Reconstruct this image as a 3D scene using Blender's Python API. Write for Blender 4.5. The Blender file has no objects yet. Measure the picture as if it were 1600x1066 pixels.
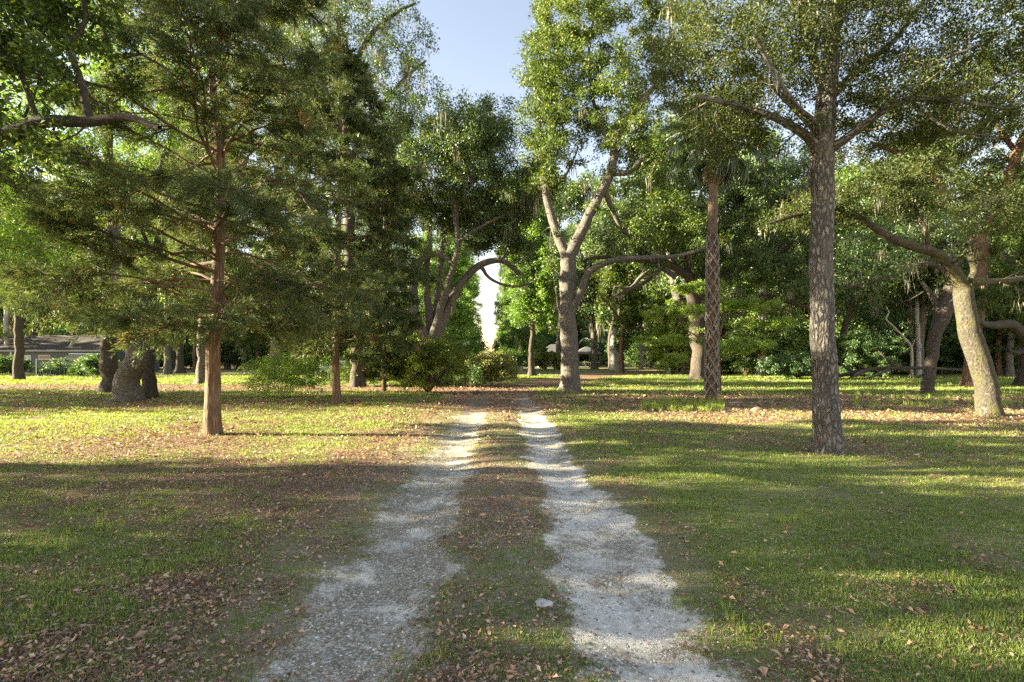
import bpy, bmesh, math, random
import numpy as np
from mathutils import Vector, Matrix

SUN, SUN_EL, SUN_AZ, SKY, EXPO = 4.3, 16.5, 271.0, .062, 3.35
OFF_LEFT = [(-15, 4.5, 1.0), (-23, 1.0, 1.25), (-25, 6.4, 1.2), (-32, 4, 1.4), (-14, -2, 1.0), (-33, 18.5, 1.2), (-46, 21, 1.4), (-40, 23.0, 1.15)]
# ------------------------------------------------------------------ scene, units
scene = bpy.context.scene
C = scene.collection
F, HOR, CH = 800.0, 560.0, 1.6      # focal length in photo px, horizon row, camera height

def W(px, py, Y):
    return ((px - 800.0) * Y / F, Y, CH + (HOR - py) * Y / F)
def depth(py):
    return CH * F / (py - HOR)
def ground_at(px, py):
    Y = depth(py)
    return ((px - 800.0) * Y / F, Y)

# ------------------------------------------------------------------ numpy noise
def _h(i, j, k, s):
    n = (i * 374761393 + j * 668265263 + k * 2147483647 + s * 974634777) & 0xFFFFFFFF
    n = ((n ^ (n >> 13)) * 1274126177) & 0xFFFFFFFF
    n = ((n ^ (n >> 16)) * 2246822519) & 0xFFFFFFFF
    n = n ^ (n >> 15)
    return n / 4294967295.0
def vnoise(p, s=0):
    p = np.asarray(p, float)
    if p.shape[1] == 2: p = np.concatenate([p, np.zeros((len(p), 1))], 1)
    f = np.floor(p); i = f.astype(np.int64); t = p - f; t = t * t * (3 - 2 * t)
    r = 0
    for a in (0, 1):
        wx = t[:, 0] if a else 1 - t[:, 0]
        for b in (0, 1):
            wy = t[:, 1] if b else 1 - t[:, 1]
            for c in (0, 1):
                wz = t[:, 2] if c else 1 - t[:, 2]
                r = r + wx * wy * wz * _h(i[:, 0] + a, i[:, 1] + b, i[:, 2] + c, s)
    return r
def fbm(p, s=0, o=3):
    p = np.asarray(p, float); r = 0; a = 0.5; n = 0
    for q in range(o):
        r = r + a * vnoise(p * (2 ** q), s + q); n += a; a *= 0.5
    return r / n
def nrm(v):
    return v / np.maximum(np.linalg.norm(v, axis=-1, keepdims=True), 1e-9)
def sstep(a, b, x):
    t = np.clip((x - a) / (b - a), 0, 1); return t * t * (3 - 2 * t)

# ------------------------------------------------------------------ mesh builders
def raw_mesh(name, verts, loops, sizes, smooth=False, fattr=None, vattr=None, mats=()):
    me = bpy.data.meshes.new(name)
    nv, nf = len(verts), len(sizes)
    me.vertices.add(nv); me.vertices.foreach_set('co', np.asarray(verts, np.float32).ravel())
    me.loops.add(len(loops)); me.loops.foreach_set('vertex_index', np.asarray(loops, np.int32))
    st = np.concatenate([[0], np.cumsum(sizes)[:-1]]).astype(np.int32)
    me.polygons.add(nf); me.polygons.foreach_set('loop_start', st)
    me.polygons.foreach_set('loop_total', np.asarray(sizes, np.int32))
    me.polygons.foreach_set('use_smooth', np.full(nf, smooth))
    if fattr is not None:
        a = me.attributes.new('v', 'FLOAT', 'FACE'); a.data.foreach_set('value', np.asarray(fattr, np.float32))
    for k, arr in (vattr or {}).items():
        arr = np.asarray(arr, np.float32)
        if arr.ndim == 1:
            a = me.attributes.new(k, 'FLOAT', 'POINT'); a.data.foreach_set('value', arr)
        else:
            a = me.attributes.new(k, 'FLOAT_VECTOR', 'POINT'); a.data.foreach_set('vector', arr.ravel())
    for m in mats: me.materials.append(m)
    me.update(calc_edges=True)
    return me

def leaf_quads(P, D, N, L, Wd, fold=0.0, mid=0.5):
    """diamond leaves: P base, D direction, N rough normal"""
    D = nrm(D); S = nrm(np.cross(D, N)); U = np.cross(S, D)
    L = np.asarray(L).reshape(-1, 1) if np.ndim(L) else np.full((len(P), 1), L)
    Wd = np.asarray(Wd).reshape(-1, 1) if np.ndim(Wd) else np.full((len(P), 1), Wd)
    m = P + D * L * mid
    V = np.stack([P, m - S * Wd * .5 + U * L * fold, P + D * L, m + S * Wd * .5 + U * L * fold], 1)
    return V.reshape(-1, 3)
def quad_mesh(name, V, v, mats):
    n = len(V) // 4
    return raw_mesh(name, V, np.arange(4 * n), np.full(n, 4), False, v, None, mats)

def link(name, me, parent=None, loc=None):
    o = bpy.data.objects.new(name, me); C.objects.link(o)
    if parent is not None: o.parent = parent
    if loc is not None: o.location = loc
    return o
def tag(o, label=None, cat=None, group=None, kind=None):
    if label: o['label'] = label
    if cat: o['category'] = cat
    if group: o['group'] = group
    if kind: o['kind'] = kind
    return o
def thing(name, label, cat, loc=(0, 0, 0), rz=0, group=None):
    o = bpy.data.objects.new(name, None); C.objects.link(o)
    o.empty_display_size = .3
    o.location = loc; o.rotation_euler = (0, 0, rz)
    return tag(o, label, cat, group)
def dup(root, loc, rz, scale=1.0, label=None, group=None):
    r = root.copy(); C.objects.link(r); r.location = loc; r.rotation_euler = (0, 0, rz)
    r.scale = (scale,) * 3 if np.ndim(scale) == 0 else scale
    if label: r['label'] = label
    if group: r['group'] = group
    for ch in root.children:
        c = ch.copy(); C.objects.link(c); c.parent = r
        for g in ch.children:
            d = g.copy(); C.objects.link(d); d.parent = c
    return r

# bmesh solids
def box(bm, c, s, rz=0, rx=0, ry=0):
    r = bmesh.ops.create_cube(bm, size=1)
    M = Matrix.Translation(c) @ Matrix.Rotation(rz, 4, 'Z') @ Matrix.Rotation(ry, 4, 'Y') @ Matrix.Rotation(rx, 4, 'X') @ Matrix.Diagonal((s[0], s[1], s[2], 1))
    bmesh.ops.transform(bm, matrix=M, verts=r['verts']); return r['verts']
def bar(bm, a, b, r, n=8, r2=None):
    a = Vector(a); b = Vector(b); d = b - a
    v = bmesh.ops.create_cone(bm, cap_ends=True, segments=n, radius1=r, radius2=r if r2 is None else r2, depth=d.length)['verts']
    bmesh.ops.transform(bm, matrix=Matrix.Translation((a + b) / 2) @ d.to_track_quat('Z', 'Y').to_matrix().to_4x4(), verts=v)
def finish(name, bm, mat, parent=None, bevel=0.0, smooth=False):
    if bevel: bmesh.ops.bevel(bm, geom=bm.edges[:], offset=bevel, segments=1, affect='EDGES')
    me = bpy.data.meshes.new(name); bm.to_mesh(me); bm.free()
    if smooth:
        for p in me.polygons: p.use_smooth = True
    me.materials.append(mat); return link(name, me, parent)

# ------------------------------------------------------------------ materials
class NT:
    def __init__(s, m):
        m.use_nodes = True; s.t = m.node_tree; s.t.nodes.clear()
    def n(s, typ, **kw):
        nd = s.t.nodes.new(typ)
        for k, v in kw.items():
            if k == 'i':
                for kk, vv in v.items():
                    if hasattr(vv, 'is_linked') or isinstance(vv, bpy.types.NodeSocket): s.t.links.new(vv, nd.inputs[kk])
                    else: nd.inputs[kk].default_value = vv
            else: setattr(nd, k, v)
        return nd
    def ramp(s, fac, stops, interp='LINEAR'):
        r = s.n('ShaderNodeValToRGB'); r.color_ramp.interpolation = interp
        e = r.color_ramp.elements
        while len(e) < len(stops): e.new(0.5)
        for q, (p, c) in zip(e, stops):
            q.position = p; q.color = (c[0], c[1], c[2], 1) if np.ndim(c) else (c, c, c, 1)
        s.t.links.new(fac, r.inputs[0]); return r.outputs[0]
    def mix(s, f, a, b, blend='MIX'):
        m = s.n('ShaderNodeMix', data_type='RGBA', blend_type=blend)
        for k, v in ((0, f), (6, a), (7, b)):
            if isinstance(v, bpy.types.NodeSocket): s.t.links.new(v, m.inputs[k])
            elif k == 0: m.inputs[0].default_value = v
            else: m.inputs[k].default_value = (*v, 1) if len(v) == 3 else v
        return m.outputs[2]
    def math(s, op, a, b=0.0, clamp=False):
        m = s.n('ShaderNodeMath', operation=op, use_clamp=clamp)
        for k, v in ((0, a), (1, b)):
            if isinstance(v, bpy.types.NodeSocket): s.t.links.new(v, m.inputs[k])
            else: m.inputs[k].default_value = v
        return m.outputs[0]
    def noise(s, vec, scale, detail=3, rough=.55, dist=0.0):
        return s.n('ShaderNodeTexNoise', i={'Vector': vec, 'Scale': scale, 'Detail': detail, 'Roughness': rough, 'Distortion': dist}).outputs['Fac']
    def scale(s, vec, sc):
        return s.n('ShaderNodeVectorMath', operation='MULTIPLY', i={0: vec, 1: sc}).outputs[0]
    def out(s, sh):
        s.t.links.new(sh, s.n('ShaderNodeOutputMaterial').inputs[0])
    def bump(s, h, st, dist):
        return s.n('ShaderNodeBump', i={'Height': h, 'Strength': st, 'Distance': dist}).outputs[0]

def leaf_mat(name, stops, trans=.35, tcol=(1.35, 1.25, .7), gloss=.05, rough=.45):
    m = bpy.data.materials.new(name); t = NT(m)
    a = t.n('ShaderNodeAttribute', attribute_name='v').outputs['Fac']
    c = t.ramp(a, stops)
    d = t.n('ShaderNodeBsdfDiffuse', i={'Color': c}).outputs[0]
    tc = t.mix(1.0, c, tcol, 'MULTIPLY')
    tr = t.n('ShaderNodeBsdfTranslucent', i={'Color': tc}).outputs[0]
    s = t.n('ShaderNodeMixShader', i={0: trans, 1: d, 2: tr}).outputs[0]
    if gloss:
        g = t.n('ShaderNodeBsdfGlossy', i={'Roughness': rough}).outputs[0]
        g.node.inputs['Color'].default_value = (.9, .95, 1, 1)
        s = t.n('ShaderNodeMixShader', i={0: gloss, 1: s, 2: g}).outputs[0]
    t.out(s); return m

def bark_mat(name, dark, light, patch, sc=9.0, bump=.8, dist=.03, stretch=.22, moss=0.0, mosscol=(.13, .13, .04), mode='furrow'):
    m = bpy.data.materials.new(name); t = NT(m)
    v = t.n('ShaderNodeAttribute', attribute_name='buv').outputs['Vector']
    vs = t.scale(v, (1, 1, stretch))
    if mode == 'furrow':
        wob = t.n('ShaderNodeTexNoise', i={'Vector': vs, 'Scale': sc * .6, 'Detail': 2}).outputs['Color']
        vd = t.n('ShaderNodeVectorMath', operation='MULTIPLY_ADD', i={0: wob, 1: (.14,) * 3, 2: vs}).outputs[0]
        e = t.n('ShaderNodeTexVoronoi', feature='DISTANCE_TO_EDGE', i={'Vector': vd, 'Scale': sc}).outputs['Distance']
        h = t.ramp(e, [(0, 0), (.12, .35), (.32, 1)])
    else:
        h = t.ramp(t.noise(vs, sc * 1.4, 4, .7, .4), [(.3, 0), (.7, 1)])
    fine = t.noise(v, sc * 5, 3, .7)
    hh = t.math('ADD', t.math('MULTIPLY', h, .8), t.math('MULTIPLY', fine, .3))
    big = t.noise(t.scale(v, (1, 1, .5)), 2.2, 3, .6)
    c = t.mix(hh, dark, light)
    c = t.mix(t.ramp(big, [(.5, 0), (.66, 1)]), c, patch)
    if mode != 'furrow':
        lic = t.ramp(t.noise(v, 14, 3, .7), [(.58, 0), (.64, 1)])
        c = t.mix(t.math('MULTIPLY', lic, .7), c, tuple(min(1, x * 1.9) for x in light))
    if moss:
        mo = t.ramp(t.noise(t.scale(v, (1, 1, .7)), 3.1, 4, .7), [(1 - moss - .12, 0), (1 - moss + .12, 1)])
        c = t.mix(mo, c, mosscol)
    b = t.n('ShaderNodeBsdfPrincipled', i={'Base Color': c, 'Roughness': .9, 'Normal': t.bump(hh, bump, dist)})
    b.inputs['Specular IOR Level'].default_value = .2
    t.out(b.outputs[0]); return m

def plain_mat(name, col, rough=.7, metal=0.0, var=.25, sc=6.0, bump=0.0):
    m = bpy.data.materials.new(name); t = NT(m)
    co = t.n('ShaderNodeTexCoord').outputs['Object']
    n = t.noise(co, sc, 4, .65)
    c = t.mix(n, tuple(x * (1 - var) for x in col), tuple(min(1, x * (1 + var)) for x in col))
    b = t.n('ShaderNodeBsdfPrincipled', i={'Base Color': c, 'Roughness': rough, 'Metallic': metal})
    if bump: t.t.links.new(t.bump(n, bump, .02), b.inputs['Normal'])
    t.out(b.outputs[0]); return m

G = lambda r, g, b: (r, g, b)
M = {}
M['oak_leaf'] = leaf_mat('oak_leaf', [(0, G(0.033, 0.061, 0.013)), (.45, G(0.063, 0.108, 0.018)), (.8, G(0.119, 0.173, 0.025)), (1, G(0.207, 0.230, 0.036))], .38, gloss=.025)
M['oak_dark'] = leaf_mat('oak_dark_leaf', [(0, G(0.032, 0.064, 0.016)), (.5, G(0.060, 0.112, 0.024)), (1, G(0.128, 0.176, 0.036))], .42)
M['olive_leaf'] = leaf_mat('olive_leaf', [(0, G(0.029, 0.043, 0.015)), (.4, G(0.054, 0.076, 0.019)), (.85, G(0.094, 0.115, 0.026)), (1, G(0.216, 0.173, 0.045))], .38, gloss=.015)
M['bright_leaf'] = leaf_mat('spring_leaf', [(0, G(.07, .15, .02)), (.5, G(.14, .26, .03)), (1, G(.30, .40, .05))], .5)
M['cedar_leaf'] = leaf_mat('cedar_needles', [(0, G(0.026, 0.053, 0.018)), (.45, G(0.068, 0.103, 0.032)), (.85, G(0.168, 0.198, 0.058)), (1, G(0.216, 0.156, 0.051))], .34, (1.2, 1.15, .8), .03)
M['far_leaf'] = leaf_mat('far_leaf', [(0, G(.06, .12, .03)), (.5, G(.13, .22, .045)), (1, G(.27, .36, .07))], .48)
M['under_leaf'] = leaf_mat('undergrowth_leaf', [(0, G(.03, .07, .02)), (.6, G(.07, .14, .03)), (1, G(.15, .23, .05))], .42)
M['bush_olive'] = leaf_mat('azalea_leaf', [(0, G(.09, .12, .03)), (.5, G(.16, .19, .04)), (1, G(.28, .28, .06))], .35)
M['palm_leaf'] = leaf_mat('palm_leaf', [(0, G(.03, .05, .022)), (.6, G(.05, .08, .03)), (.85, G(.09, .11, .045)), (1, G(.20, .14, .07))], .25, (1.2, 1.2, .8), .05, .45)
M['moss_strand'] = leaf_mat('hanging_moss', [(0, G(.13, .14, .11)), (.6, G(.22, .22, .17)), (1, G(.32, .29, .21))], .3, (1.1, 1.05, .9), 0)
M['grass'] = leaf_mat('grass_blade', [(0, G(0.092, 0.162, 0.027)), (.35, G(0.167, 0.248, 0.042)), (.68, G(0.277, 0.353, 0.065)), (.85, G(0.386, 0.410, 0.122)), (1, G(0.461, 0.458, 0.228))], .4, (1.3, 1.2, .6), .03)
M['dry_leaf'] = leaf_mat('dry_leaf', [(0, G(0.098, 0.053, 0.035)), (.3, G(0.218, 0.125, 0.075)), (.6, G(0.371, 0.230, 0.140)), (.85, G(0.568, 0.418, 0.279)), (1, G(0.503, 0.230, 0.100))], .12, (1.1, .9, .7), .04)
M['grey_bark'] = bark_mat('furrowed_grey_bark', G(.03, .027, .026), G(.30, .275, .25), G(.22, .205, .19), 16, 1.0, .06, .36)
M['oak_bark'] = bark_mat('oak_bark', G(.05, .044, .038), G(.20, .18, .155), G(.12, .11, .098), 14, 1.0, .04, .45, mode='rough')
M['dark_bark'] = bark_mat('dark_oak_bark', G(.028, .023, .019), G(.10, .082, .066), G(.07, .065, .055), 12, .8, .04, .4, moss=.3, mosscol=G(.07, .08, .03), mode='rough')
M['moss_bark'] = bark_mat('mossy_oak_bark', G(.035, .03, .024), G(.135, .118, .095), G(.085, .076, .062), 13, 1.2, .04, .6, moss=.42, mosscol=G(.12, .115, .04), mode='rough')
M['cedar_bark'] = bark_mat('cedar_bark', G(.07, .042, .028), G(.25, .17, .115), G(.22, .175, .135), 22, .8, .02, .09)
M['brown_bark'] = bark_mat('brown_bark', G(.08, .045, .03), G(.22, .13, .09), G(.18, .12, .085), 14, .9, .03, .25)
M['palm_bark'] = bark_mat('palm_bark', G(.10, .09, .078), G(.32, .295, .26), G(.22, .19, .16), 10, .6, .02, 1.6, mode='rough')
M['palm_red'] = bark_mat('palm_fibre', G(.05, .036, .026), G(.17, .12, .085), G(.13, .10, .075), 12, .6, .02, .8, mode='rough')
M['pale_bark'] = bark_mat('pale_bark', G(.16, .15, .14), G(.48, .46, .42), G(.36, .34, .31), 10, .5, .02, .6, mode='rough')
M['dead_wood'] = bark_mat('dead_wood', G(.25, .21, .16), G(.5, .44, .36), G(.4, .36, .3), 12, .5, .02, .2, mode='rough')

# ------------------------------------------------------------------ tree core
def catmull(P, step):
    P = np.asarray(P, float)
    if len(P) == 2: Q = np.vstack([P[0] * 2 - P[1], P, P[1] * 2 - P[0]])
    else: Q = np.vstack([P[0] * 2 - P[1], P, P[-1] * 2 - P[-2]])
    out = []
    for i in range(1, len(Q) - 2):
        L = np.linalg.norm((Q[i + 1] - Q[i])[:3]); n = max(1, int(L / step))
        for k in range(n):
            t = k / n
            out.append(.5 * ((2 * Q[i]) + (-Q[i - 1] + Q[i + 1]) * t + (2 * Q[i - 1] - 5 * Q[i] + 4 * Q[i + 1] - Q[i + 2]) * t * t + (-Q[i - 1] + 3 * Q[i] - 3 * Q[i + 1] + Q[i + 2]) * t ** 3))
    out.append(P[-1]); return np.array(out)

class Skel:
    def __init__(s, cap=60000):
        s.p = np.zeros((cap, 3)); s.par = np.full(cap, -1); s.r = np.zeros(cap); s.man = np.zeros(cap, bool)
        s.n = 0; s.term = []
    def add(s, p, par, r=0.0, man=False):
        i = s.n; s.p[i] = p; s.par[i] = par; s.r[i] = r; s.man[i] = man; s.n += 1; return i
    def limb(s, pts, rng, step=.22, wob=.03):
        Q = catmull(pts, step); st = 0
        if s.n:
            d = np.linalg.norm(s.p[:s.n] - Q[0, :3], axis=1); prev = int(np.argmin(d)); st = 1
        else:
            prev = s.add(Q[0, :3], -1, Q[0, 3], True); st = 1
        nz = fbm(Q[:, :3] * 1.7 + rng.random() * 50, 3, 2) - .5; nz2 = fbm(Q[:, :3] * 1.7 + 31 + rng.random() * 50, 5, 2) - .5
        for i in range(st, len(Q)):
            w = wob * 4 * min(1, i / 4)
            q = Q[i, :3] + np.array([nz[i], nz2[i], 0]) * w * max(Q[i, 3], .05) * 4
            prev = s.add(q, prev, max(Q[i, 3], .006), True)
        return prev
    def grow(s, crowns, rng, zmin=1.5, step=.3, jit=.08, droop=0.0, clump=.35, zpen=.35):
        pts = []
        for (cx, cy, cz, rx, ry, rz, n) in crowns:
            k = max(3, n // 4)
            c = nrm(rng.normal(size=(k, 3))) * (rng.random((k, 1)) ** .45)
            q = c[rng.integers(0, k, n)] + rng.normal(size=(n, 3)) * clump * .75
            l = np.linalg.norm(q, axis=1, keepdims=True); q = np.where(l > 1.08, q / l * 1.05, q)
            pts.append(q * (rx, ry, rz) + (cx, cy, cz))
        P = np.vstack(pts); P = P[P[:, 2] > .25]
        d0 = np.array([np.min(np.linalg.norm(s.p[:s.n] - p, axis=1)) for p in P])
        P = P[np.argsort(d0 + rng.random(len(P)) * .6)]
        for p in P:
            if s.n > len(s.p) - 60: break
            q = s.p[:s.n]; dd = np.linalg.norm(q - p, axis=1)
            cost = dd + (q[:, 2] < zmin) * 50 + zpen * np.maximum(0, q[:, 2] - p[2])
            i = int(np.argmin(cost)); L = dd[i]
            if L < .12: continue
            pi = s.par[i]; pd = nrm(s.p[i] - s.p[pi]) if pi >= 0 else np.array([0, 0, 1.])
            a = s.p[i]; b = a + pd * L * .3 + np.array([0, 0, droop * L]); k = max(2, int(L / step)); prev = i
            off = rng.normal(size=3) * jit * L
            for t in np.linspace(0, 1, k + 1)[1:]:
                x = (1 - t) ** 2 * a + 2 * t * (1 - t) * b + t * t * p + off * math.sin(math.pi * t) + rng.normal(size=3) * jit * .35 * L / k * (t < 1)
                prev = s.add(x, prev)
            s.term.append((prev, max(.25, min(L, 1.3))))
    def radii(s, tip=.008, expo=.42, cap=.75):
        n = s.n; cnt = np.zeros(n); ch = np.zeros(n, int)
        for i in range(n - 1, 0, -1):
            if ch[i] == 0: cnt[i] = max(cnt[i], 1)
            cnt[s.par[i]] += cnt[i]; ch[s.par[i]] += 1
        # count only at forks
        r = tip * np.maximum(cnt, 1) ** expo
        for i in range(n):
            if s.man[i]: r[i] = s.r[i]
            elif s.par[i] >= 0: r[i] = min(r[i], r[s.par[i]] * (cap if s.man[s.par[i]] else 1.0))
        s.r[:n] = r; s.ch = ch
    def tubes(s, rmin=.006, pxm=50.0, flare=.5, lobes=5, flz=.35, seed=0, boots=False, bumps=.06):
        """one swept surface for the trunk and all its branches"""
        n = s.n; kids = [[] for _ in range(n)]
        for i in range(1, n): kids[s.par[i]].append(i)
        V = []; Lp = []; B = []; off = 0
        starts = [(0, -1)]
        while starts:
            i, par = starts.pop()
            chain = [i]
            while True:
                k = kids[chain[-1]]
                if not k: break
                k = sorted(k, key=lambda q: -s.r[q] - (1 if s.man[q] and s.man[chain[-1]] and q == chain[-1] + 1 else 0))
                for q in k[1:]:
                    if s.r[q] >= rmin: starts.append((q, chain[-1]))
                if s.r[k[0]] < rmin: break
                chain.append(k[0])
            idx = chain if par < 0 else [par] + chain
            if len(idx) < 2: continue
            P = s.p[idx]; R = s.r[idx].copy()
            if par >= 0: R[0] = min(s.r[par] * .9, R[1] * 1.25)
            rp = R.max() * pxm
            m = 3 if rp < .6 else 4 if rp < 1.2 else 6 if rp < 3 else 10 if rp < 8 else 20 if rp < 16 else 32
            T = np.gradient(P, axis=0); T = nrm(T)
            mt = np.abs(T.mean(0)); ref = np.zeros(3); ref[int(np.argmin(mt))] = 1
            U = nrm(np.cross(T, ref)); Wv = np.cross(T, U)
            th = np.arange(m) * 2 * math.pi / m + seed
            Ls = np.concatenate([[0], np.cumsum(np.linalg.norm(np.diff(P, axis=0), axis=1))])
            z = P[:, 2] - s.p[0, 2]
            rr = np.repeat(R[:, None], m, 1)
            if par < 0 and flare:
                ez = np.exp(-np.maximum(z, 0) / flz)[:, None]
                rr = rr * (1 + flare * ez * (1 + .55 * np.cos(th * lobes + 1.3 + seed)[None]))
            if bumps and m >= 6:
                q = np.stack([np.cos(th)[None] * R[:, None] * 5, np.sin(th)[None] * R[:, None] * 5, np.repeat(Ls[:, None] * 2.2, m, 1)], -1).reshape(-1, 3) + seed
                rr = rr * (1 + bumps * 2.4 * (fbm(q, 11, 2) - .5).reshape(len(P), m))
            ring = P[:, None] + U[:, None] * (np.cos(th)[None, :, None] * rr[..., None]) + Wv[:, None] * (np.sin(th)[None, :, None] * rr[..., None])
            V.append(ring.reshape(-1, 3))
            bu = np.stack([np.cos(th)[None] * R[:, None], np.sin(th)[None] * R[:, None], np.repeat(Ls[:, None], m, 1) + P[0, 2]], -1)
            B.append(bu.reshape(-1, 3))
            a = np.arange(len(P) - 1)[:, None] * m; k = np.arange(m)[None]; k2 = (k + 1) % m
            qd = np.stack([a + k, a + k2, a + m + k2, a + m + k], -1).reshape(-1, 4) + off
            Lp.append(qd); off += len(P) * m
        V = np.vstack(V); Lp = np.vstack(Lp); B = np.vstack(B)
        return V, Lp, B
    def leaf_mesh(s, name, mat, rng, per=90, L=.1, wr=.45, blob=.3, up=.4, sag=0.0, tone=0.0):
        idx = np.array([t[0] for t in s.term]); ln = np.array([t[1] for t in s.term])
        n = len(idx) * per; k = np.repeat(np.arange(len(idx)), per)
        # walk back along the twig
        back = rng.random(n) ** 1.3; par1 = s.par[idx][k]; par2 = s.par[np.maximum(par1, 0)]
        t = (back * 2)[:, None]; p0 = s.p[idx][k]; p1 = s.p[par1]; p2 = s.p[np.maximum(par2, 0)]
        base = np.where(t < 1, p0 + (p1 - p0) * t, p1 + (p2 - p1) * (t - 1))
        o = rng.normal(size=(n, 3)); o = nrm(o) * (rng.random((n, 1)) ** .6) * (blob * (1 - .45 * back))[:, None]
        o[:, 2] *= .7
        P = base + o; P[:, 2] -= sag * rng.random(n) * blob
        D = nrm(o) * .6 + rng.normal(size=(n, 3)) * .6 + (0, 0, -.15)
        N = rng.normal(size=(n, 3)) + (0, 0, up * 2)
        sz = L * (.6 + .8 * rng.random(n))
        tv = rng.random(len(idx)) * .35
        v = np.clip(tv[k] + rng.random(n) * .55 + rng.normal(size=n) * .06 + (rng.random(n) < .03) * .3 + tone, 0, 1)
        return quad_mesh(name, leaf_quads(P, D, N, sz, sz * wr, .06), v, [mat])
    def moss_mesh(s, name, rng, count, lmax=1.2, wd=.035, zmin=2.5, rlo=0.0, rhi=.2):
        ok = np.where((s.r[:s.n] < rhi) & (s.r[:s.n] > rlo) & (s.p[:s.n, 2] > zmin))[0]
        c = rng.choice(ok, count); per = 14; k = np.repeat(np.arange(count), per); n = len(k)
        ll = (lmax * (.25 + .75 * rng.random(count) ** 2))[k]
        P = s.p[c][k] + rng.normal(size=(n, 3)) * (.07, .07, .05) * (1 + lmax * .6)
        P[:, 2] -= rng.random(n) * ll * .5
        D = rng.normal(size=(n, 3)) * .1 + (0, 0, -1)
        return quad_mesh(name, leaf_quads(P, D, rng.normal(size=(n, 3)), ll * (.35 + .5 * rng.random(n)), wd * (.6 + rng.random(n)), .01, .35), np.clip(rng.random(count)[k] * .6 + rng.random(n) * .4, 0, 1), [M['moss_strand']])

def trunk_obj(name, sk, mat, root, **kw):
    V, Q, B = sk.tubes(**kw)
    me = raw_mesh(name, V, Q.ravel(), np.full(len(Q), 4), True, None, {'buv': B}, [mat])
    return link(name, me, root)

def build_tree(name, label, cat, base, limbs, crowns, bark, leaf, seed, Y=None, group=None, per=90, L=None, wr=.45, blob=.35, dens=1.8,
               zmin=2.0, tip=.008, flare=.5, lobes=5, flz=.3, moss=0, mossl=1.2, jit=.11, rmin=None, clump=.35, wob=.075, droop=0.0, tone=0.0, bumps=.09, sag=0.0, twigs=None):
    """limbs/crowns in photo pixels at the tree's depth: limb points (px, py, dY, width_px); crowns (px, py, dY, rx_px, rz_px, rY_m, n)"""
    rng = np.random.default_rng(seed)
    Y = Y or depth(base[1]); b = np.array(W(base[0], base[1], Y)); b[2] = 0.0
    pxm = F / Y
    sk = Skel()
    for li in limbs:
        pts = []
        for q in li:
            yy = Y + q[2]; w = np.array(W(q[0], q[1], yy)); pts.append((*(w - b), max(q[3] * yy / F / 2, .006)))
        if sk.n == 0: pts[0] = (pts[0][0], pts[0][1], -.12, pts[0][3])
        sk.limb(pts, rng, step=max(.12, 8 / pxm), wob=wob)
    cr = [(*(np.array(W(c[0], c[1], Y + c[2])) - b), c[3] / pxm, c[5], c[4] / pxm, int(c[6] * dens)) for c in crowns]; per = int(per / dens * 1.15); blob = blob * .82
    # short crooked side twigs and broken stubs along the limbs, some with a tuft of leaves
    cand = [i for i in range(3, sk.n) if sk.p[i, 2] > zmin * .92]; nt = int(min(70, len(cand) * .30))
    for i in (rng.choice(cand, nt, replace=False) if nt else []):
        t0 = nrm(sk.p[i] - sk.p[sk.par[i]]); d = nrm(np.cross(t0, rng.normal(size=3)) + t0 * .3 + (0, 0, .25)); Lt = (.25 + .9 * rng.random()) * (1 if Y < 20 else 1.5); x = sk.p[i].copy(); prev = i
        r0 = max(.008, min(.04, sk.r[i] * .22)); m = 4
        for q in range(m):
            d = nrm(d + rng.normal(size=3) * .35); x = x + d * Lt / m; prev = sk.add(x, prev, r0 * (1 - .8 * (q + 1) / m), True)
        if rng.random() < .6: sk.term.append((prev, .3))
    sk.grow(cr, rng, zmin=zmin, jit=jit, clump=clump, step=max(.25, 10 / pxm), droop=droop)
    sk.radii(tip=tip)
    root = thing(name, label, cat, tuple(b), 0, group)
    trunk_obj('trunk', sk, bark, root, rmin=rmin or .22 / pxm, pxm=pxm, flare=flare, lobes=lobes, flz=flz, seed=seed % 7, bumps=bumps)
    L = L or max(.075, .0046 * Y)
    link('crown', sk.leaf_mesh('crown', leaf, rng, per, L, wr, blob, tone=tone, sag=sag), root)
    if moss: tag(link('spanish_moss', sk.moss_mesh('spanish_moss', rng, moss, mossl, max(.02, .0011 * Y)), root), kind='stuff')
    return root

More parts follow.
